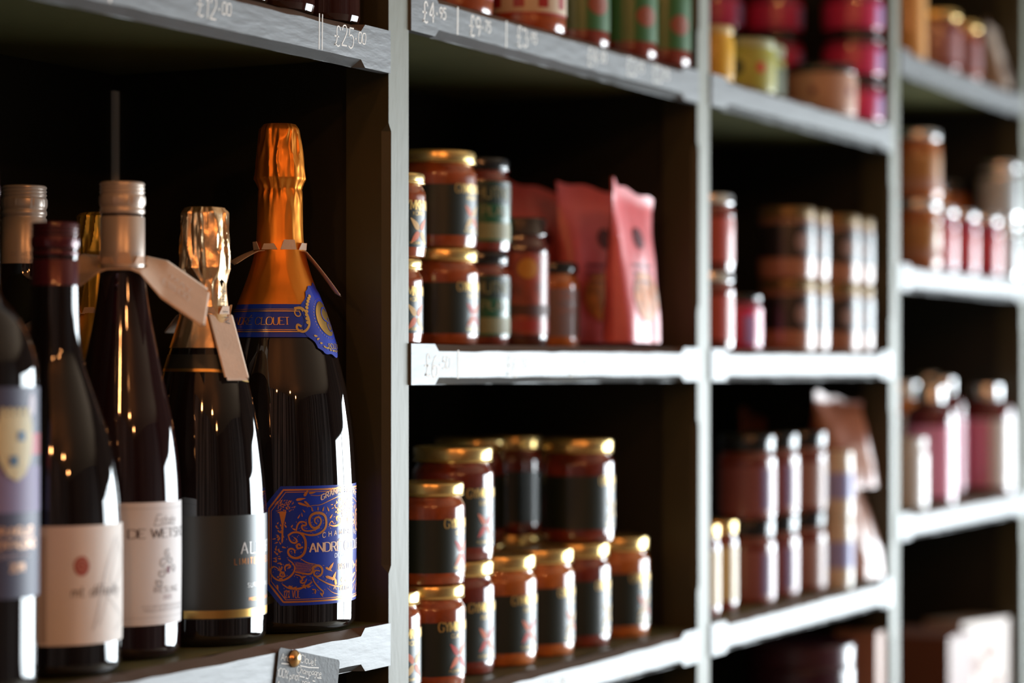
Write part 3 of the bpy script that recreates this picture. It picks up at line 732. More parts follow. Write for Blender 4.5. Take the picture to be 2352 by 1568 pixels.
# ---- burgundy shaped bottle with cream label
ZC = 1.49; sC = F / ZC; hc = lambda y: hgt(y, sC) - b0
outl = [(.006, .0404), (hc(1400), .041), (hc(1200), .0409), (hc(1150), .0400), (hc(1100), .0384), (hc(1050), .0358), (hc(1000), .0325), (hc(950), .0284), (hc(900), .0236), (hc(850), .0188), (hc(820), .0167), (hc(780), .0154), (hc(725), .0147), (hc(520), .0138)]
bur, PC = bottle('wine_bottle', 'red wine bottle with burgundy screw cap and cream label showing a red spiral', 'bottle', 126, ZC, b0, outl, M_glassk, 'bottles on the wine shelf')
screwcap(bur, PC, hc(725), hc(513), .0144, M_burg)
RC = .041
def c2(x, y):
    a = math.asin(max(-.999, min(.999, (x - 126) / 153.0))); zf = ZC - RC * math.cos(a)
    return a * RC, (HZ - y) / (F / zf) - b0
zt, zb = c2(130, 1210)[1], c2(130, 1485)[1]
bm = bmesh.new(); patch(bm, surf(PC, .0004), math.radians(-14), math.radians(112), zb, zt, 40, 8); lab = plabel(link('label', bm, M_cream, bur), 'cream paper label')
mC = surf(PC, .0007); mm = lambda x, z: mC(x / RC, z)
bm = bmesh.new(); cx_, cz_ = c2(185, 1302)
blob(bm, ell(cx_, cz_, .0050, .0060, 20), mm); link('red_disc', bm, M_inkred, lab, smooth=False)
bm = bmesh.new(); ribbon(bm, spiral(cx_, cz_, .0045, .0008, .3, 1.7, 40), .0007, lambda x, z: surf(PC, .0009)(x / RC, z), step=.001); link('spiral_line', bm, mat('pale red ink', (.6, .28, .22), .6), lab, smooth=False)
bm = bmesh.new(); tx, tz = c2(162, 1373)
text(bm, 'mt. difficulty', tx, tz, .0066, mm, w=.13, slant=.15, sp=.1); link('lettering', bm, M_ink, lab, smooth=False)
bm = bmesh.new()
q1 = [c2(x, y) for x, y in ((262, 1235), (246, 1280), (232, 1340), (222, 1400), (210, 1450))]; q2 = [c2(x, y) for x, y in ((270, 1230), (256, 1290), (246, 1350), (236, 1400), (222, 1440))]
ribbon(bm, chaikin(q1), .0008, mm); ribbon(bm, chaikin(q2), .0005, mm); ribbon(bm, chaikin([c2(268, 1250), c2(277, 1290), c2(262, 1340), c2(240, 1370)]), .0005, mm)
ribbon(bm, chaikin([c2(240, 1370), c2(262, 1400), c2(276, 1420), c2(260, 1450)]), .0005, mm)
link('grey_swoosh', bm, M_inkgrey, lab, smooth=False)
bm = bmesh.new(); patch(bm, surf(PC, .0006), math.radians(-12), math.radians(-7), zb + .002, zt - .006, 4, 6); link('side_strip', bm, mat('tan paper print', (.62, .50, .42), .6), lab)

# ---- nearest bottle with navy crest label
ZN = 1.414; sN = F / ZN; hn = lambda y: hgt(y, sN) - b0
outl = [(.006, .0375), (hn(1200), .038), (hn(850), .0379), (hn(805), .0359), (hn(751), .0308), (hn(712), .0236), (hn(690), .0160), (hn(665), .0148), (hn(400), .0140)]
nav, PN = bottle('wine_bottle', 'nearest wine bottle, cut by the left edge, with a navy label and castle crest', 'bottle', -62, ZN, b0, outl, M_glassk, 'bottles on the wine shelf')
screwcap(nav, PN, hn(640), hn(392), .0142, M_burg)
RN = .038
def v2(x, y):
    a = math.asin(max(-.999, min(.999, (x + 60) / 148.0))); zf = ZN - RN * math.cos(a)
    return a * RN, (HZ - y) / (F / zf) - b0
zt, zb = v2(0, 890)[1], v2(0, 1380)[1]
bm = bmesh.new(); patch(bm, surf(PN, .0004), math.radians(-40), math.radians(106), zb, zt, 40, 10); lab = plabel(link('label', bm, M_navy, nav), 'navy paper label')
mN_ = surf(PN, .0007); mm = lambda x, z: mN_(x / RN, z); mN9 = surf(PN, .0010); m9 = lambda x, z: mN9(x / RN, z)
cX = v2(34, 1000)[0]
bm = bmesh.new(); za, zc_ = v2(30, 1180)[1], v2(30, 1075)[1]
patch(bm, surf(PN, .0006), math.radians(-38), math.radians(104), za, zc_, 30, 3); link('lilac_field', bm, M_lilac, lab)
bm = bmesh.new(); patch(bm, surf(PN, .0006), math.radians(-38), math.radians(104), v2(30, 1048)[1], v2(30, 998)[1], 30, 2); link('red_band', bm, mat('crimson print', (.45, .05, .08), .5), lab)
bm = bmesh.new(); zs = v2(34, 1030)[1]
blob_rings(bm, [(cX + .0145 * q[0], zs + .0185 * q[1]) for q in ((-.9, .8), (-.5, .95), (0, .85), (.5, .95), (.9, .8), (.95, .2), (.8, -.4), (.45, -.85), (0, -1.05), (-.45, -.85), (-.8, -.4), (-.95, .2))], m9, 3)
for i in range(5): blob(bm, ell(cX - .009 + i * .0045, v2(34, 948)[1], .0020, .0030, 8), m9)
patch(bm, mN9, (cX - .012) / RN, (cX + .012) / RN, v2(34, 973)[1], v2(34, 956)[1], 10, 2)
link('crest', bm, mat('pale yellow print', (.66, .60, .36), .55), lab, smooth=False)
bm = bmesh.new(); mNb = surf(PN, .0013)
for qx, qy in ((44, 1003), (27, 1060)):
    c = v2(qx, qy); patch(bm, mNb, (c[0] - .0028) / RN, (c[0] + .0028) / RN, c[1] - .0028, c[1] + .0028, 4, 2)
link('crest_windows', bm, mat('blue print', (.06, .16, .30), .5), lab, smooth=False)
bm = bmesh.new()
text(bm, 'BRUNELLO', cX, v2(34, 1232)[1], .0046, mm, w=.25, center=True)
text(bm, 'MONTALCINO', cX, v2(34, 1262)[1], .0046, mm, w=.25, center=True, sp=.12); text(bm, '2019', cX + .001, v2(34, 1316)[1], .0046, mm, w=.25, center=True)
link('tan_lettering', bm, mat('tan foil print', (.80, .50, .33), .4, .3), lab, smooth=False)
bm = bmesh.new(); blob(bm, ell(v2(70, 930)[0], v2(70, 930)[1], .004, .0065, 12), mm); text(bm, 'DENOMINAZIONE', cX, v2(34, 1284)[1], .0024, mm, w=.2, center=True); link('silver_print', bm, mat('mauve print', (.45, .38, .46), .5), lab, smooth=False)

# ---- two bottles behind
ZB = 1.66; sB = F / ZB; hb = lambda y: hgt(y, sB) - b0
outl = [(.006, .0372), (.19, .0378), (.215, .034), (.235, .024), (.248, .0160), (.262, .0150), (hb(430), .0140)]
bb, PB = bottle('wine_bottle', 'wine bottle with a beige screw cap at the back left behind the burgundy cap', 'bottle', 56, ZB, b0, outl, M_glassk, 'bottles on the wine shelf')
screwcap(bb, PB, hb(617), hb(428), .0153, M_cap, ('DE WETSHOF', 'ESTATE'))
ZD = 1.75; sD = F / ZD; hd = lambda y: hgt(y, sD) - b0
outl = [(.006, .0420), (hd(1180), .0424), (hd(1100), .0411), (hd(1000), .0376), (hd(900), .0317), (hd(850), .0277), (hd(800), .0232), (hd(750), .0185), (hd(720), .0160), (hd(640), .0140), (hd(610), .0128), (hd(495), .0120)]
gd, PD = bottle('sparkling_wine_bottle', 'sparkling wine bottle with yellow gold foil standing behind the beige capped bottle', 'bottle', 232, ZD, b0, outl, M_glassk, 'bottles on the wine shelf')
foil(gd, PD, hd(830), hd(600), hd(491), .0162, M_goldfoil, amp=.0015, seed=12.3, rbot=.0168, skirt_amp=.0004)

# ---- kraft tags
def tag_at(t, z, r, *a, **k): return price_tag(t.location.x, t.location.y, Z0 + b0 + z, r, *a, **k)
# local +X of a tag points to the picture's right when rz = view-facing angle
tag_at(rie, he(607), .0136, to_cam(rie.location.x, rie.location.y) - .12, .034, .062, .042, 'kraft tag on the beige capped slim bottle, wing hanging to the right', slope1=.32, slope2=.60, tilt=.62, txt=[('MAY', .034, .003, .006), ('£18·00', .028, -.006, .006)])
tag_at(alb, ha(722), .0160, to_cam(alb.location.x, alb.location.y) - .85, .034, .047, .022, 'kraft tag on the rose gold foil bottle, long pale wing hanging down', slope1=.7, slope2=1.45, tilt=.0)
tag_at(mag, hg(575), .0172, to_cam(mag.location.x, mag.location.y) + .15, .036, .050, .028, 'kraft tag on the orange foil neck of the large bottle', slope1=.38, slope2=.80, tilt=.12, curl=.25)
tag_at(gd, hd(720), .0165, to_cam(gd.location.x, gd.location.y) + .1, .03, .03, .026, 'kraft tag on the yellow gold foil bottle at the back, mostly hidden', slope1=1.3, slope2=1.3)

# ---- bottles on the shelf above
for ur, nm in ((618, 'brown glass bottle base on the top left shelf, leftmost of the three'), (724, 'brown glass bottle base on the top left shelf, middle of the three'), (828, 'brown glass bottle base on the top left shelf, nearest the post')):
    r = .0285; x, y = limb(ur, r, .032)
    t = thing('spirit_bottle', nm, 'bottle', (x, y, Z0 + .2449), to_cam(x, y), 'brown bottles on the top left shelf')
    P = Prof([(.006, r - .0004), (.10, r), (.12, .024), (.135, .015), (.17, .013)])
    bm = bmesh.new(); lathe(bm, [(0, .004), (r * .8, 0), (r * .95, .0015), (r, .006)] + [(P.r(z), z) for z in P.z] + [(0, .17)], 64); link('glass', bm, mat('rosy brown glass', (.035, .012, .010), .05, coat=.3), t)
    bm = bmesh.new(); lathe(bm, [(.0145, .150), (.0145, .176), (.013, .178), (0, .178)], 32); link('cap', bm, M_black, t)
    bm = bmesh.new(); patch(bm, surf(P, .0004), -1.2, 1.4, .030, .085, 30, 4); link('label', bm, M_cream, t)

# ---- chalk card pinned to the shelf edge
cxw = X_of(700); t = thing('chalk_card', 'grey handwritten card pinned to the wine shelf edge with a brass tack', 'sign', (X_of(632), -.0030, Z0 - .1905))
CW, CH = .0825, .072; rot = math.radians(-11.5)
t.rotation_euler = (0, -rot, 0)
bm = bmesh.new()
oc = []
for cx_, cz_, a0 in ((CW - .004, -.004, 0), (.003, -.003, PI / 2), (.003, -CH + .003, PI), (CW - .003, -CH + .003, 1.5 * PI)):
    for i in range(5): oc.append((cx_ + .003 * math.cos(a0 + i * PI / 8), cz_ + .003 * math.sin(a0 + i * PI / 8)))
def bend(x, z): return -.0006 - .006 * max(0, (x - .062)) - .020 * max(0, .012 - x) ** 1.0 * .3
f1 = [bm.verts.new((x, bend(x, z), z)) for x, z in oc]; f2 = [bm.verts.new((x, bend(x, z) + .0006, z)) for x, z in oc]
bm.faces.new(f1); bm.faces.new(f2[::-1])
for i in range(len(oc)): bm.faces.new((f1[i], f2[i], f2[(i + 1) % len(oc)], f1[(i + 1) % len(oc)]))
link('card', bm, M_card, t, smooth=False)
bm = bmesh.new()
cm = lambda x, z: Vector((x, bend(x, z) - .0003, z))
def hw(s, x, z, h, w=.12, r=0.0, **k): text(bm, s, x, z, h, cm, w=w, jit=.09, rot=r, sp=.16, **k)
hw('André', .0030, -.0080, .0050, cond=1.25); hw('Clouet', .0280, -.0078, .0052, cond=1.3)
ribbon(bm, [(.004, -.0105), (.014, -.0100)], .0007, cm); ribbon(bm, [(.0285, -.0098), (.040, -.0100), (.0535, -.0090)], .0007, cm)
hw('Champagne', .0250, -.0150, .0046, cond=1.3); ribbon(bm, [(.0245, -.0168), (.036, -.0172)], .0006, cm); ribbon(bm, [(.0525, -.0160), (.0585, -.0158)], .0006, cm)
hw('100%', .0005, -.0195, .0054, cond=1.1); hw('pinot', .0165, -.0195, .0050, r=-.03, cond=1.1); hw('noir.', .0335, -.0225, .0050, r=-.06, cond=1.2); ribbon(bm, [(.0375, -.0175), (.041, -.0176)], .0007, cm); ribbon(bm, [(.047, -.0185), (.0505, -.0187)], .0007, cm)
hw('Aromas of A', .0010, -.0275, .0050, r=-.02, cond=1.25)
hw('and red', .003, -.0355, .0050, r=-.03, cond=1.25)
link('chalk_writing', bm, M_chalk, t, smooth=False)
tk = thing('thumb_tack', 'round brass tack holding the grey handwritten card', 'tack', (X_of(664), -.0042, Z0 + (HZ - 1511) / 3366))
bm = bmesh.new(); lathe(bm, [(.0062, 0), (.0060, .0008), (.0048, .0026), (.0028, .0038), (0, .0042)], 32)
bmesh.ops.rotate(bm, verts=bm.verts, cent=(0, 0, 0), matrix=Matrix.Rotation(PI / 2, 3, 'X')); link('tack_head', bm, M_brass, tk)
bm = bmesh.new(); lathe(bm, [(0, 0), (.0006, .0002), (.0005, .004), (0, .0055)], 8)
bmesh.ops.rotate(bm, verts=bm.verts, cent=(0, 0, 0), matrix=Matrix.Rotation(-PI / 2, 3, 'X')); link('pin', bm, M_brass, tk)

# ================================================================== JARS AND GOODS
def jar_prof(r, h, hl, neck=.80, sh=.17):
    zt = h - hl
    return [(.0035, r - .0006), (.007, r), (zt - sh * h, r), (zt - sh * h * .72, r * .985), (zt - sh * h * .38, r * .90), (zt - sh * h * .15, r * neck * 1.05), (zt, r * neck)]
JARC = {}
def jar(name, label, cat, loc, r, h, body, lid, lab=None, hl=.0, group=None, yaw=0.0, neck=.86, sh=.13, z0=None, lr=.97, ring=False):
    # lab: dict(mat, z0, z1 fractions, a0, a1, draws=[(partname, mat, fn(bm, map, r, h))])
    key = (name, r, h, body.name, lid.name if lid else '', lab['key'] if lab else '')
    x, y, z = loc
    if key in JARC:
        t = copy_tree(JARC[key]); t.location = (x, y, z + .0003); t.rotation_euler = (0, 0, to_cam(x, y) + yaw); t['label'] = label; t['category'] = cat
        if group: t['group'] = group
        return t
    t = thing(name, label, cat, (x, y, z + .0003), to_cam(x, y) + yaw, group)
    hl = hl or h * .125
    P = Prof(jar_prof(r, h, hl, neck, sh), step=.0012, passes=2)
    bm = bmesh.new(); lathe(bm, [(0, .0025), (r * .8, .002), (r * .9, 0), (r * .97, .0012)] + [(P.r(q), q) for q in P.z] + [(0, h - hl)], 56)
    link('jar_body', bm, body, t)
    if lid:
        R = r * lr; a = h - hl * 1.12
        bm = bmesh.new(); lathe(bm, [(R * .9, a), (R * 1.0, a + .0003), (R * 1.01, a + .0012), (R * .985, a + .0022), (R, h - .0032), (R * .975, h - .0012), (R * .93, h - .0005), (R * .88, h - .001), (R * .8, h - .0013), (0, h - .0013)], 56)
        link('lid', bm, lid, t)
    if lab:
        bm = bmesh.new(); patch(bm, surf(P, .0004), lab.get('a0', -2.6), lab.get('a1', 2.6), h * lab['z0'], h * lab['z1'], 48, 4)
        L = link('label', bm, lab['mat'], t)
        for pn, pm, fn in lab.get('draws', []):
            bm = bmesh.new(); fn(bm, surf(P, .0007), r, h); link(pn, bm, pm, L, smooth=False)
    JARC[key] = t
    return t
M_sauce = mat('orange red sauce in glass', (0.36, 0.075, 0.016), 0.22, coat=1.0, var=.35, vscale=70)
M_sauce2 = mat('dark red sauce in glass', (0.19, 0.030, 0.014), 0.2, coat=1.0, var=.4, vscale=60)
M_sauce3 = mat('orange sauce in glass', (0.50, 0.14, 0.022), 0.22, coat=1.0, var=.3, vscale=60)
M_lidgold = mat('gold lid', (0.88, 0.62, 0.24), 0.26, 0.85)
M_lidblack = mat('black lid', (0.012, 0.012, 0.012), 0.2, coat=.5)
M_lidsilver = mat('silver lid', (0.75, 0.75, 0.75), 0.25, 0.9)
M_gymgreen = mat('dark green label', (0.012, 0.020, 0.013), 0.42, coat=.4, coat_r=.22)
M_goldink = mat('pale gold ink', (0.75, 0.50, 0.16), 0.35, 0.6)
M_or = mat('orange ink', (0.80, 0.20, 0.08), 0.5); M_rd = mat('coral ink', (0.62, 0.05, 0.035), 0.5); M_yl = mat('yellow ink', (0.85, 0.60, 0.25), 0.5)
def petals(which, cz=.30, off=.95):
    def fn(bm, m, r, h):
        mm = lambda x, z: m(x / r + off, z)
        for k in which:
            a = math.radians(45 + 90 * k); blob(bm, leaf(.0013 * math.cos(a), h * cz + .0013 * math.sin(a), .0125, .0075, a * 1.0, 14), mm)
    return fn
def gym_text(sub, off=.95, cw=.2):
    def fn(bm, m, r, h):
        mm = lambda x, z: m(x / r + off, z)
        text(bm, 'GYMKHANA', 0, h * .555, .0072, mm, w=cw, serif=True, center=True, sp=.10, cond=.82)
        if sub: text(bm, sub, 0, h * .49, .0030, mm, w=.14, center=True, sp=.3)
    return fn
def small_print(off=.95):
    def fn(bm, m, r, h): text(bm, 'MEDIUM   300G', 0, h * .155, .0020, lambda x, z: m(x / r + off, z), w=.14, center=True, sp=.3)
    return fn
def gym(key, sub, cols, cz=.31):
    return dict(key=key, mat=M_gymgreen, z0=.12, z1=.64, draws=[('gold_lettering', M_goldink, gym_text(sub)), ('small_print', M_goldink, small_print()), ('petal_emblem', cols[0], petals((0, 2), cz)), ('petal_emblem', cols[1], petals((1, 3), cz))])
LG = {'a': gym('a', 'CLASSIC', (M_or, M_rd)), 'b': gym('b', 'ROGAN', (M_yl, M_or)), 'c': gym('c', 'BUTTER', (M_rd, M_or)), 'd': gym('d', 'GOAN', (M_yl, M_yl))}
ZL = Z0 - .2515; HB = .0925; HS = .080; rb, rs = .0335, .0295
G1 = 'gold lidded sauce jars, lower shelf'
def P3(ur, r, y): return fitted(limb, ur, r, y)
# lower shelf, second bay: front row then upper stack
x, y = .0625, .041
jar('sauce_jar', 'small gold lidded sauce jar half hidden behind the nearest post, lower shelf', 'jar', (x, y, ZL), rs, HS, M_sauce, M_lidgold, LG['b'], group=G1)
x, y = P3(1069, rs, .036)
jar('sauce_jar', 'small gold lidded sauce jar under another one, lower shelf near post', 'jar', (x, y, ZL), rs, HS, M_sauce, M_lidgold, LG['a'], group=G1)
jar('sauce_jar', 'small gold lidded sauce jar on top of the nearest lower shelf stack', 'jar', (x + .001, y + .001, ZL + HS), rs, HS, M_sauce, M_lidgold, LG['a'], group=G1, yaw=.18)
FR = [(1136, 'c', M_sauce2, 'dark red sauce jar under another, just right of the small jars'), (1232, 'c', M_sauce3, 'orange sauce jar in the front row with a red petal emblem'),
      (1319, 'b', M_sauce3, 'orange sauce jar in the front row, third large jar from the left'), (1401, 'd', M_sauce2, 'dark red sauce jar with yellow petals, under the stack beside the last'), (1491, 'b', M_sauce3, 'single orange sauce jar at the right end of the front row')]
pos = []
yw = [.0, .02, .25, .3, .12]
for i, (u, k, b, s) in enumerate(FR):
    x, y = P3(u, rb, .052 if i else .056); pos.append((x, y))
    jar('sauce_jar', s, 'jar', (x, y, ZL), rb, HB, b, M_lidgold, LG[k], group=G1, yaw=yw[i])
jar('sauce_jar', 'dark red sauce jar on top of the stack behind the small jars, lower shelf', 'jar', (pos[0][0] + .0005, pos[0][1] + .001, ZL + HB), rb, HB, M_sauce2, M_lidgold, LG['c'], group=G1, yaw=-.02)
x, y = P3(1410, rb, .056)
jar('sauce_jar', 'large dark red sauce jar standing alone on top of the front row, lower shelf', 'jar', (x, y, ZL + HB), rb, HB, M_sauce2, M_lidgold, LG['d'], group=G1, yaw=.3)
for u, s in ((1163, 'left one'), (1247, 'right one')):
    x, y = P3(u, rb, .145 if u < 1200 else .155)
    jar('sauce_jar', 'shaded sauce jar of the back row carrying another, %s, lower shelf' % s, 'jar', (x, y, ZL), rb, HB, M_sauce2, M_lidgold, LG['a'], group=G1, yaw=.9)
    jar('sauce_jar', 'shaded sauce jar on top in the back row, %s, lower shelf' % s, 'jar', (x, y, ZL + HB), rb, HB, M_sauce2, M_lidgold, LG['a'], group=G1, yaw=.9)
# middle shelf, second bay
ZM = Z0 + .016; G2 = 'jars on the middle shelf of the second bay'
hs = .065; x, y = .0605, .036
lgs = gym('s', 'KORMA', (M_or, M_yl))
jar('sauce_jar', 'little gold lidded jar at the near post, middle shelf, bottom one', 'jar', (x, y, ZM), .0275, hs, M_sauce, M_lidgold, lgs, group=G2)
jar('sauce_jar', 'little gold lidded jar at the near post, middle shelf, top one', 'jar', (x + .003, y - .001, ZM + hs), .0275, hs, M_sauce, M_lidgold, lgs, group=G2)
hm = .0805; x, y = P3(1099, .034, .083)
jar('sauce_jar', 'wide gold lidded sauce jar with orange petals, bottom of the middle shelf stack', 'jar', (x, y, ZM), .034, hm, M_sauce, M_lidgold, LG['a'], group=G2, yaw=.12)
x, y = P3(1095, .034, .083)
jar('sauce_jar', 'wide gold lidded sauce jar with orange petals, top of the middle shelf stack', 'jar', (x, y, ZM + hm), .034, hm, M_sauce, M_lidgold, LG['b'], group=G2, yaw=.12)
M_green = mat('bright green label', (0.012, 0.10, 0.035), 0.35, coat=.4, coat_r=.2); M_khaki = mat('khaki print', (.25, .24, .10), .5); M_dkgreen = mat('blackish green print', (.01, .03, .02), .4)
def bands(lst):
    def fn(bm, m, r, h):
        for a, b in lst: patch(bm, m, -2.55, 2.55, h * a, h * b, 40, 2)
    return fn
def gtext(rows, off=.6, w=.18):
    def fn(bm, m, r, h):
        for s, zf, hh in rows: text(bm, s, 0, h * zf, hh, lambda x, z: m(x / r + off, z + .0) + Vector((0, 0, 0)), w=w, center=True)
    return fn
def over(m_fn):                    # draws slightly further out than the bands
    def fn(bm, m, r, h):
        def m2(a, z): p = m(a, z); k = 1 + .0004 / r; return Vector((p.x * k, p.y * k, p.z))
        m_fn(bm, m2, r, h)
    return fn
lgreen = dict(key='green', mat=M_green, z0=.10, z1=.74, draws=[('dark_band', M_dkgreen, bands([(.50, .73)])), ('khaki_band', M_khaki, bands([(.13, .30)])), ('lettering', M_khaki, over(gtext([('PILAU', .38, .0075), ('CHUTNEY', .56, .009)])))])
for u, q, s in ((1171, 0, 'bottom'), (1169, 1, 'top')):
    x, y = P3(1171, .0305, .087)
    jar('chutney_jar', 'green labelled jar with a black lid, %s of its stack, middle shelf' % s, 'jar', (x + (.001 if q else 0), y, ZM + q * hm), .0305, hm, M_sauce2, M_lidblack, lgreen, group=G2)
M_red = mat('scarlet label', (.42, .035, .02), .35, coat=.5, coat_r=.2)
lred = dict(key='tall', mat=mat('food picture label', (.32, .05, .02), .4, coat=.5, coat_r=.15, var=.6, vscale=55), z0=.09, z1=.72, draws=[('red_band', M_red, bands([(.12, .2)])), ('brown_band', mat('brown print', (.10, .03, .02), .5), bands([(.24, .32)])), ('yellow_picture', mat('amber picture', (.6, .25, .02), .5), over(lambda bm, m, r, h: blob(bm, ell(.35, h * .60, .35, .009, 16), m)))])
x, y = P3(1259, .0275, .077)
jar('tall_jar', 'tall slim glass jar with a red and yellow label among the pink pouches', 'jar', (x, y, ZM), .0275, .113, mat('brown red preserve', (.10, .025, .018), .15, coat=1.0), mat('brown black lid', (.035, .018, .014), .15, coat=.8), lred, group=G2)
lmauve = dict(key='mauve', mat=mat('dusty mauve label', (.22, .13, .12), .5, coat=.2), z0=.12, z1=.68, draws=[('lettering', mat('faded orange print', (.45, .16, .10), .5), gtext([('CHILLI', .56, .006), ('CHUTNEY', .40, .004)], .7))])
x, y = P3(1331, .029, .079)
jar('chutney_jar', 'short jar of orange chutney with a mauve label beside the tall jar', 'jar', (x, y, ZM), .029, .0765, M_sauce3, M_lidblack, lmauve, group=G2)

def pouch(loc, rz, W, H, D, m, label, group=None, lean=0.0, seed=0, cat='pouch', name='snack_pouch', m2=None, m3=None, wave=.004, skew=0.0):
    t = thing(name, label, cat, (loc[0], loc[1], loc[2] + .0045), rz, group)
    bm = bmesh.new(); nx, nz = 26, 30; fr, bk = [], []
    for s, arr in ((-1, fr), (1, bk)):
        for i in range(nx + 1):
            u = -1 + 2 * i / nx; row = []
            for j in range(nz + 1):
                v = j / nz
                th = D / 2 * (1 - (v / .93) ** 1.5) ** .9 * (1 - abs(u) ** 5) ** .5 if v < .93 else .0006
                if v >= .93: th = max(.0005, th)
                dent = .0035 * noise.noise(Vector((u * 2.2 + seed, v * 3.3, s * 2))) * (1 - v * .5)
                yy = s * (th + .0005) + dent * (1 if th > .002 else .3) + wave * math.sin(u * 2.6 + seed) * v ** 2 + lean * v * H
                wd = W / 2 * (1 - .05 * v * (1 - v) * 4 * .5 + .04 * v)
                row.append(bm.verts.new((u * wd + skew * v * H, yy, v * H - .007 * u * v ** 6 + .0015 * v ** 3 * math.sin(u * 7 + seed))))
            arr.append(row)
    for arr, fl in ((fr, 0), (bk, 1)):
        for i in range(nx):
            for j in range(nz):
                q = (arr[i][j], arr[i + 1][j], arr[i + 1][j + 1], arr[i][j + 1]); bm.faces.new(q if not fl else q[::-1])
    for i in range(nx):
        bm.faces.new((fr[i][0], bk[i][0], bk[i + 1][0], fr[i + 1][0])); bm.faces.new((fr[i][nz], fr[i + 1][nz], bk[i + 1][nz], bk[i][nz]))
    for j in range(nz):
        bm.faces.new((fr[0][j], fr[0][j + 1], bk[0][j + 1], bk[0][j])); bm.faces.new((fr[nx][j], bk[nx][j], bk[nx][j + 1], fr[nx][j + 1]))
    P0 = [[v.co.copy() for v in row] for row in fr]
    link('bag', bm, m, t)
    def fm(x, z):                          # point on the front face
        u = (x / (W / 2) + 1) / 2 * nx; j = z / H * nz; i = int(max(0, min(nx - 1, u))); k = int(max(0, min(nz - 1, j)))
        a = P0[i][k].lerp(P0[i + 1][k], u - i); b = P0[i][k + 1].lerp(P0[i + 1][k + 1], u - i); p = a.lerp(b, j - k); p.y -= .0010; return p
    if m2:
        bm = bmesh.new(); blob_rings(bm, ell(0, H * .30, W * .30, H * .17, 28), fm, 6); link('food_picture', bm, m2, t)
    if m3:
        bm = bmesh.new(); blob_rings(bm, ell(W * .02, H * .68, W * .10, H * .07, 20), fm, 4); link('logo', bm, m3, t)
        bm = bmesh.new()
        for q in range(3): ribbon(bm, [(-W * .25, H * (.50 - q * .05)), (W * .22, H * (.50 - q * .05))], .003, fm, step=.004)
        link('print_lines', bm, m3, t)
    return t
M_pink = mat('coral pink pouch film', (0.88, 0.17, 0.19), 0.34, coat=.3, coat_r=.3, bump=.25, bscale=30, var=.2, vscale=18)
M_pic = mat('orange food print', (.62, .20, .03), .4, var=.5, vscale=90); M_mar = mat('maroon print', (.12, .01, .02), .4)
G4 = 'coral pink snack pouches on the middle shelf'
for u, y, rz, H, s, ln, sd, W in ((1238, .142, -.50, .150, 'back left behind the tall jar', .02, 1.3, .100), (1385, .082, -.50, .146, 'middle one with the pointed left corner', .01, 4.0, .088), (1450, .026, .04, .141, 'right one nearest the post', .01, 2.2, .090)):
    x, _ = on_line(u, y); x = min(x, .548)
    pouch((x, y, ZM), rz, W, H, .034, M_pink, 'coral pink stand up snack pouch, ' + s, G4, lean=ln, seed=sd, m2=M_pic, m3=M_mar)

# top shelf, second bay
ZT_ = Z0 + .280; G5 = 'jars on the top shelf of the second bay'
M_redc = mat('red label', (.38, .02, .018), .4, coat=.3); M_creamp = mat('cream print', (.62, .48, .33), .5)
def squares(bm, m, r, h):
    patch(bm, m, -2.55, 2.55, h * .16, h * .20, 40, 1)
    for k in range(7): patch(bm, m, -1.9 + k * .62, -1.9 + k * .62 + .34, h * .20, h * .62, 6, 2)
    for k in range(3): patch(bm, m, -2.5, 2.5, h * (.34 + .13 * k), h * (.37 + .13 * k), 40, 1)
lrc = dict(key='rc', mat=M_redc, z0=.14, z1=.7, draws=[('cream_squares', M_creamp, squares)])
for u, y, s in ((1132, .050, 'left one'), (1300, .038, 'right one')):
    x, y = P3(u, .034, y); jar('preserve_jar', 'jar with a red and cream chequered label on the top shelf, %s' % s, 'jar', (x, y, ZT_), .034, .10, M_sauce, M_lidgold, lrc, group=G5)
M_lgr = mat('leaf green label', (.03, .13, .025), .4, coat=.5, coat_r=.2); M_meat = mat('brown food print', (.28, .06, .02), .4)
lgn = dict(key='gn', mat=M_lgr, z0=.13, z1=.86, draws=[('food_picture', M_meat, lambda bm, m, r, h: blob(bm, ell(.75, h * .33, .40, .0095, 20), m)), ('cream_title', M_creamp, lambda bm, m, r, h: text(bm, 'SOUP', 0, h * .66, .010, lambda x, z: m(x / r + .7, z), w=.2, center=True))])
for u, y, s in ((1400, .040, 'shaded left one'), (1509, .032, 'middle one'), (1586, .032, 'right one')):
    x, y = P3(u, .0295, y); jar('preserve_jar', 'green jar with brown food picture on the top shelf, %s' % s, 'jar', (x, y, ZT_), .0295, .115, M_sauce2, M_lidblack, lgn, group=G5)

# ---------------- third bay
ZT3, ZM3, ZL3, ZB3 = Z0 + .281, Z0 + .0155, Z0 - .25, Z0 - .505
M_yel = mat('yellow tin paint', (.88, .50, .05), .3, coat=.5); M_pgr = mat('pale green label', (.42, .42, .08), .4, coat=.3); M_beige = mat('beige pink label', (.58, .32, .22), .45, coat=.3)
M_mag = mat('magenta label', (.72, .035, .14), .35, coat=.4, coat_r=.2); M_pinkjam = mat('pink jam', (.35, .02, .07), .2, coat=1)
ly = dict(key='y', mat=M_yel, z0=.06, z1=.9)
x, y = P3(1686, .024, .036); x = max(x, .6247 + .026)
jar('mustard_jar', 'small yellow jar beside the third post, top shelf', 'jar', (x, y, ZT3), .024, .058, M_yel, mat('pale yellow lid', (.75, .6, .3), .3), ly)
lpg = dict(key='pg', mat=M_pgr, z0=.05, z1=.93, draws=[('red_dot', M_rd, lambda bm, m, r, h: blob(bm, ell(.55, h * .45, .16, .0060, 12), m)), ('leaf_print', M_dkgreen, lambda bm, m, r, h: blob(bm, ell(-.3, h * .45, .3, .010, 12), m))])
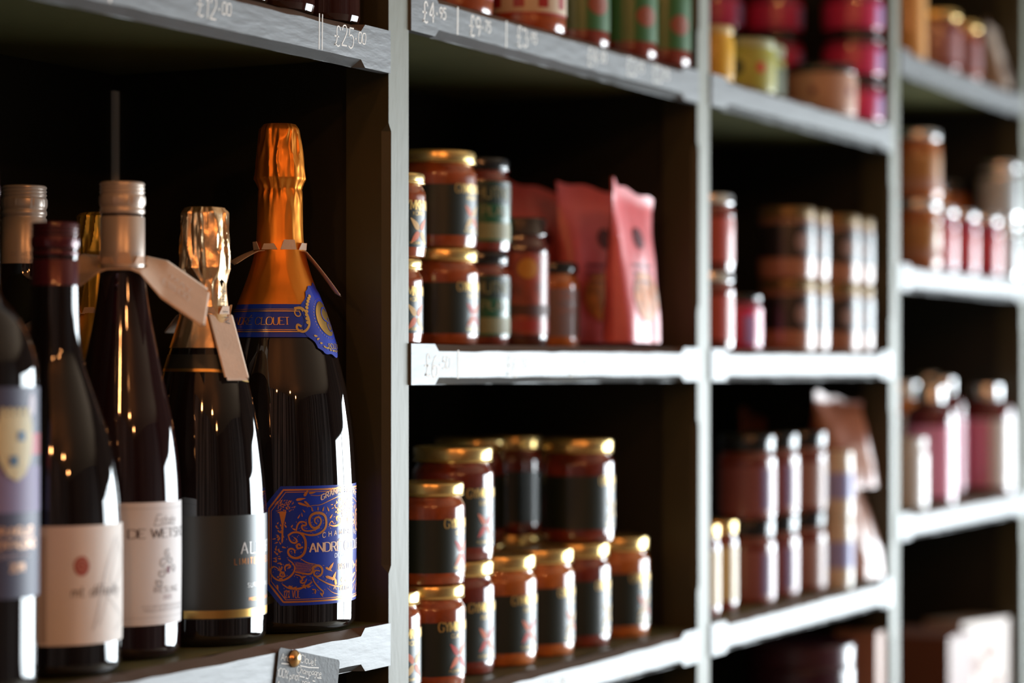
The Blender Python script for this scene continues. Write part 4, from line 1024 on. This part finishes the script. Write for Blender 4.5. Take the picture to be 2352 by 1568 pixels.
x, y = P3(1782, .033, .040); jar('mustard_jar', 'pale green labelled jar with a red dot, top shelf of the third bay', 'jar', (x, y, ZT3), .033, .057, M_pgr, mat('pale green lid', (.42, .45, .28), .35), lpg, hl=.009)
x, y = P3(1803, .033, .088); jar('mustard_jar', 'taller grey green jar behind the red dotted one, top shelf', 'jar', (x, y, ZT3), .033, .072, M_pgr, mat('pale green lid', (.42, .45, .28), .35), dict(key='pg2', mat=mat('grey green label', (.16, .2, .12), .5), z0=.05, z1=.85), hl=.012)
lbe = dict(key='be', mat=M_beige, z0=.06, z1=.82, draws=[('dark_dots', M_winered, lambda bm, m, r, h: [blob(bm, ell(q, h * .45, .10, .0045, 10), m) for q in (-.2, .95)])])
x, y = P3(1966, .041, .046); jar('spread_jar', 'wide beige labelled jar with a thin black lid, top shelf of the third bay', 'jar', (x, y, ZT3), .041, .059, M_beige, M_lidblack, lbe, hl=.010, neck=.93, sh=.06)
lmg = dict(key='mg', mat=M_mag, z0=.06, z1=.76, draws=[('lilac_print', mat('lilac print', (.40, .22, .50), .5), lambda bm, m, r, h: patch(bm, m, .9, 1.35, h * .10, h * .55, 6, 2))])
for u, y, s in ((2027, .034, 'right'), (1846, .120, 'middle'), (1706, .172, 'left')):
    x, y = P3(u, .035, y)
    for q, s2 in enumerate(('bottom', 'second', 'third')):
        jar('jam_jar', 'magenta jar with black lid, %s of the %s stack, top shelf' % (s2, s), 'jar', (x, y, ZT3 + q * .0525), .035, .0525, M_pinkjam, M_lidblack, lmg, group='magenta jars on the top shelf', neck=.9, sh=.08, hl=.011)
# middle shelf
lrj = dict(key='rj', mat=mat('coral red label', (.55, .08, .05), .4, coat=.4), z0=.12, z1=.78)
x, y = P3(1686, .027, .036); x = max(x, .6247 + .029)
for q, s in enumerate(('bottom', 'top')): jar('jam_jar', 'red labelled jar with silver lid beside the third post, %s one' % s, 'jar', (x, y, ZM3 + q * .0775), .027, .0775, M_sauce2, M_lidsilver, lrj, group='red jars on the middle shelf of the third bay')
x, y = P3(1751, .028, .046)
jar('jam_jar', 'single small magenta jar with a dark lid between red and black jars', 'jar', (x, y, ZM3), .028, .058, M_pinkjam, M_lidblack, dict(key='mg3', mat=M_mag, z0=.05, z1=.72, draws=[('lilac_print', MATS['lilac print'], lambda bm, m, r, h: patch(bm, m, .3, .8, h * .10, h * .6, 6, 2))]))
M_blk = mat('black brown label', (.018, .014, .013), .35, coat=.5, coat_r=.2); M_tan = mat('tan spread', (.42, .19, .11), .3, coat=.7); M_bronze = mat('bronze lid', (.20, .13, .05), .35, .5)
lbk = dict(key='bk', mat=M_blk, z0=.28, z1=.80, draws=[('round_print', mat('rosy print', (.30, .18, .15), .5), lambda bm, m, r, h: blob(bm, ell(.62, h * .5, .30, .011, 16), m))])
X1, Y1 = P3(1872, .031, .035)
for dx, dy, s in ((0, 0, 'first'), (.068, .008, 'second'), (.152, 0, 'third'), (.219, .006, 'fourth')):
    x, y = X1 + dx, Y1 + dy
    for q, s2 in enumerate(('bottom', 'top')): jar('spread_jar', 'black labelled spread jar, %s of the %s stack from the left' % (s2, s), 'jar', (x, y, ZM3 + q * .0775), .031, .0775, M_tan, M_bronze, lbk, group='black labelled jars on the middle shelf', neck=.95, sh=.04, hl=.012, lr=.99)
# lower shelf
lye = dict(key='ye', mat=mat('ochre label', (.55, .36, .10), .45, coat=.3), z0=.12, z1=.72)
for u, y, s in ((1655, .040, 'left'), (1694, .046, 'right')):
    x, y = P3(u, .0235, y); x = max(x, .6247 + .0245) if s == 'left' else max(x, .6247 + .0245 + .0475)
    jar('sauce_jar', 'slim gold lidded jar with ochre label beside the third post, %s one' % s, 'jar', (x, y, ZL3), .0235, .092, M_sauce2, M_lidgold, lye, group='slim gold lidded jars')
M_plum = mat('plum label', (.27, .085, .09), .4, coat=.45, coat_r=.2); M_plumb = mat('rosy brown label', (.34, .18, .14), .4, coat=.45, coat_r=.2)
lpl = dict(key='pl', mat=M_plum, z0=.06, z1=.72, draws=[('violet_print', mat('violet print', (.14, .05, .16), .5), lambda bm, m, r, h: patch(bm, m, .55, .95, h * .12, h * .6, 6, 2))]); lpb = dict(key='pb', mat=M_plumb, z0=.06, z1=.78)
for u, y, L, s in ((1781, .046, lpl, 'left'), (1834, .050, lpl, 'middle'), (1894, .040, lpb, 'right')):
    x, y = P3(u, .0305, y)
    if s == 'right': x, y = 1.007, .047
    for q, s2 in enumerate(('bottom', 'top')): jar('preserve_jar', 'plum labelled jar, %s of the %s stack in the third bay' % (s2, s), 'jar', (x, y, ZL3 + q * .0885), .0305, .0885, M_sauce2, M_lidblack, L, group='plum labelled jars on the lower shelf', hl=.016)
M_ivory = mat('ivory tin', (.74, .66, .52), .3, coat=.5)
liv = dict(key='iv', mat=M_ivory, z0=.04, z1=.96, draws=[('blue_band', mat('periwinkle print', (.34, .36, .72), .4), bands([(.30, .68)]))])
x, y = 1.047, .018
for q, s2 in enumerate(('bottom', 'top')): jar('spice_tin', 'slim ivory and pale blue tin, %s one, in front of the paper bags' % s2, 'tin', (x, y, ZL3 + q * .077), .019, .077, M_ivory, MATS['ivory tin'], liv, group='ivory tins', neck=.97, sh=.03)
M_bag = mat('rust brown bag film', (.30, .085, .035), .32, coat=.4, coat_r=.25, bump=.5, bscale=30, var=.3, vscale=16); M_pbag = mat('pinkish bag film', (.50, .27, .20), .32, coat=.4, coat_r=.25, bump=.4, bscale=30, var=.2)
x = 1.128; pouch((x, .042, ZL3 + .1045), -.30, .092, .104, .070, M_bag, 'rust brown bag standing on the pinkish one, lower shelf', lean=.04, seed=1, cat='bag', name='coffee_bag', m2=M_pbag)
x = 1.149; pouch((x, .034, ZL3), -.15, .076, .102, .062, M_pbag, 'short pinkish bag at the right end of the lower shelf', lean=.0, seed=5, cat='bag', name='coffee_bag', m2=M_bag)
x = 1.115; pouch((x, .14, ZL3), .1, .11, .19, .04, M_bag, 'rust brown bag hidden behind the plum labelled jars', lean=.03, seed=7, cat='bag', name='coffee_bag')
M_maroon = mat('dark maroon tin', (.045, .006, .016), .25, coat=.6)
x, y = P3(1958, .060, .066); jar('round_tin', 'big dark maroon round tin on the bottom shelf of the third bay', 'tin', (x, y, ZB3), .062, .192, M_maroon, mat('maroon lid', (.06, .01, .02), .25, coat=.5), None, neck=.98, sh=.02, lr=1.0)
def carton(loc, rz, W, D, H, m, label, name='carton', pic=None, group=None, cat='box'):
    t = thing(name, label, cat, (loc[0], loc[1], loc[2] + .0003), rz, group)
    bm = bmesh.new(); box(bm, -W / 2, W / 2, -D / 2, D / 2, 0, H); bmesh.ops.bevel(bm, geom=bm.edges[:], offset=.0012, segments=2, affect='EDGES'); link('box_body', bm, m, t)
    bm = bmesh.new(); box(bm, -W / 2 + .001, W / 2 - .001, -D / 2 - .0004, D / 2 + .0004, H * .965, H + .0012); link('lid_flap', bm, m, t, smooth=False)
    if pic:
        bm = bmesh.new(); mp = lambda x, z: Vector((x, -D / 2 - .0006, z))
        for i, (cx, cz, rx, rz_) in enumerate(pic[1]): blob(bm, ell(cx * W, cz * H, rx * W, rz_ * H, 16, .12, 5), mp)
        link('printed_motif', bm, pic[0], t, smooth=False)
    return t
x = 1.168; carton((x, .030, ZB3), .0, .034, .05, .193, mat('tan carton', (.36, .17, .09), .5), 'tan carton beside the maroon tin on the bottom shelf')
# ---------------- fourth bay
ZT4, ZM4, ZL4, ZB4 = Z0 + .376, Z0 + .12, Z0 - .177, Z0 - .505
xm = 1.2141
M_ojar = mat('orange jar', (.85, .42, .12), .4, coat=.3)
x, y = P3(2127, .022, .038); x = max(x, xm + .024)
jar('spread_jar', 'orange jar beside the fourth post, top shelf', 'jar', (x, y, ZT4), .022, .11, M_ojar, mat('orange lid', (.6, .3, .1), .3), None)
lmv = dict(key='mv', mat=mat('dusty rose label', (.32, .13, .13), .4, coat=.3), z0=.05, z1=.78)
x, y = P3(2206, .032, .035); jar('preserve_jar', 'gold lidded dusty rose jar, left one on the last top shelf', 'jar', (x, y, ZT4), .032, .078, M_sauce2, M_lidgold, lmv, group='dusty rose jars')
x, y = P3(2254, .032, .040); jar('preserve_jar', 'gold lidded dusty rose jar, right one on the last top shelf', 'jar', (x, y, ZT4), .032, .078, M_sauce, M_lidgold, lmv, group='dusty rose jars')
x, y = 1.752, .090; jar('preserve_jar', 'taller shaded jar behind the dusty rose ones, top shelf of the last bay', 'jar', (x, y, ZT4), .030, .098, M_sauce2, M_lidgold, lmv)
x = 1.750; pouch((x, .028, ZT4), .1, .062, .088, .036, mat('pale paper film', (.46, .38, .32), .4, coat=.2, var=.15), 'pale paper packet at the right end of the top shelf', lean=.08, seed=3, cat='bag', name='paper_packet', m2=mat('grey brown print', (.15, .10, .08), .5))
lam = dict(key='am', mat=mat('amber brown label', (.50, .22, .06), .35, coat=.6), z0=.12, z1=.80, draws=[('pink_band', mat('salmon print', (.5, .25, .18), .5), bands([(.14, .28)]))])
x, y = 1.402, .036
for q, s in enumerate(('bottom', 'top')): jar('preserve_jar', 'amber brown jar with silver lid beside the fourth post, %s one' % s, 'jar', (x, y, ZM4 + q * .087), .0315, .087, M_sauce3, M_lidsilver, lam, group='amber jars on the middle shelf of the last bay')
lsc = dict(key='sc', mat=mat('scarlet jam label', (.55, .03, .04), .35, coat=.6), z0=.1, z1=.8)
for u, y, s in ((2198, .032, 'left'), (2246, .032, 'middle'), (2299, .032, 'right')):
    x, y = P3(u, .0285, y); jar('jam_jar', 'scarlet jam jar with silver lid, %s one of three in the last bay' % s, 'jar', (x, y, ZM4), .0285, .082, MATS['pink jam'], M_lidsilver, lsc, group='scarlet jam jars')
for x, y, s in ((1.662, .105, 'left'), (1.750, .100, 'right')):
    jar('preserve_jar', 'tall shaded amber jar behind the scarlet ones, %s one' % s, 'jar', (x, y, ZM4), .034, .135, M_sauce3, M_lidblack, lam, group='tall amber jars')
lpb4 = dict(key='pale', mat=mat('pale grey blue label', (.55, .62, .66), .35, coat=.5), z0=.08, z1=.9)
x, y = P3(2342, .028, .030)
for q, s in enumerate(('bottom', 'top')): jar('spice_tin', 'pale grey blue tin at the right end of the middle shelf, %s one' % s, 'tin', (x, y, ZM4 + q * .080), .029, .080, M_lidsilver, M_lidsilver, lpb4, group='pale tins')
M_wht = mat('white jar glaze', (.74, .70, .68), .3, coat=.5); M_rose = mat('pink bottle label', (.74, .26, .40), .35, coat=.5); M_oxb = mat('oxblood glass', (.14, .015, .02), .1, coat=1)
x, y = P3(2130, .030, .036); x = max(x, xm + .032)
jar('cream_jar', 'short white jar beside the fourth post, lower shelf', 'jar', (x, y, ZL4), .030, .088, M_wht, M_wht, None)
x, y = P3(2112, .030, .125); jar('tall_jar', 'tall amber bottle with silver cap behind the short white jar', 'bottle', (x, y, ZL4), .030, .155, M_sauce3, M_lidsilver, dict(key='tw', mat=M_wht, z0=.45, z1=.7), neck=.6, sh=.16)
lro = dict(key='ro', mat=M_rose, z0=.06, z1=.66); lrw = dict(key='rw', mat=M_wht, z0=.06, z1=.68, draws=[('pink_side', M_rose, lambda bm, m, r, h: patch(bm, m, -1.6, .15, h * .07, h * .67, 16, 2))])
def cordial(u, r, y, h, L, s):
    x, y = P3(u, r, y) if u > 100 else (u, y); jar('cordial_bottle', s, 'bottle', (x, y, ZL4), r, h, M_oxb, M_lidsilver, L, group='cordial bottles on the lower shelf of the last bay', neck=.5, sh=.20, hl=h * .12, lr=.55)
cordial(2194, .032, .036, .150, lro, 'pink labelled cordial bottle, left one in front')
cordial(1.752, .032, .126, .165, dict(key='ox', mat=M_oxb, z0=.1, z1=.5), 'dark red cordial bottle standing further back')
cordial(1.674, .032, .083, .160, lro, 'pink labelled cordial bottle behind the white labelled one')
cordial(2328, .038, .040, .150, lrw, 'white and pink labelled cordial bottle, right one in front')
cx4, _ = on_line(2140, .06); cx4 = max(cx4, xm + .062)
carton((cx4, .070, ZB4), .0, .115, .10, .152, mat('rust carton', (.15, .045, .017), .5), 'rust brown carton on the bottom shelf of the last bay')
carton((cx4 + .165, .060, ZB4), -.30, .118, .06, .154, mat('pale pink carton', (.44, .31, .23), .45, coat=.3, coat_r=.3), 'pale pink carton with brown leaves printed on it, bottom shelf', pic=(mat('brown leaf print', (.30, .14, .09), .5), [(-.2, .62, .14, .09), (.1, .72, .12, .08), (.25, .45, .1, .07), (-.1, .3, .15, .1)]))
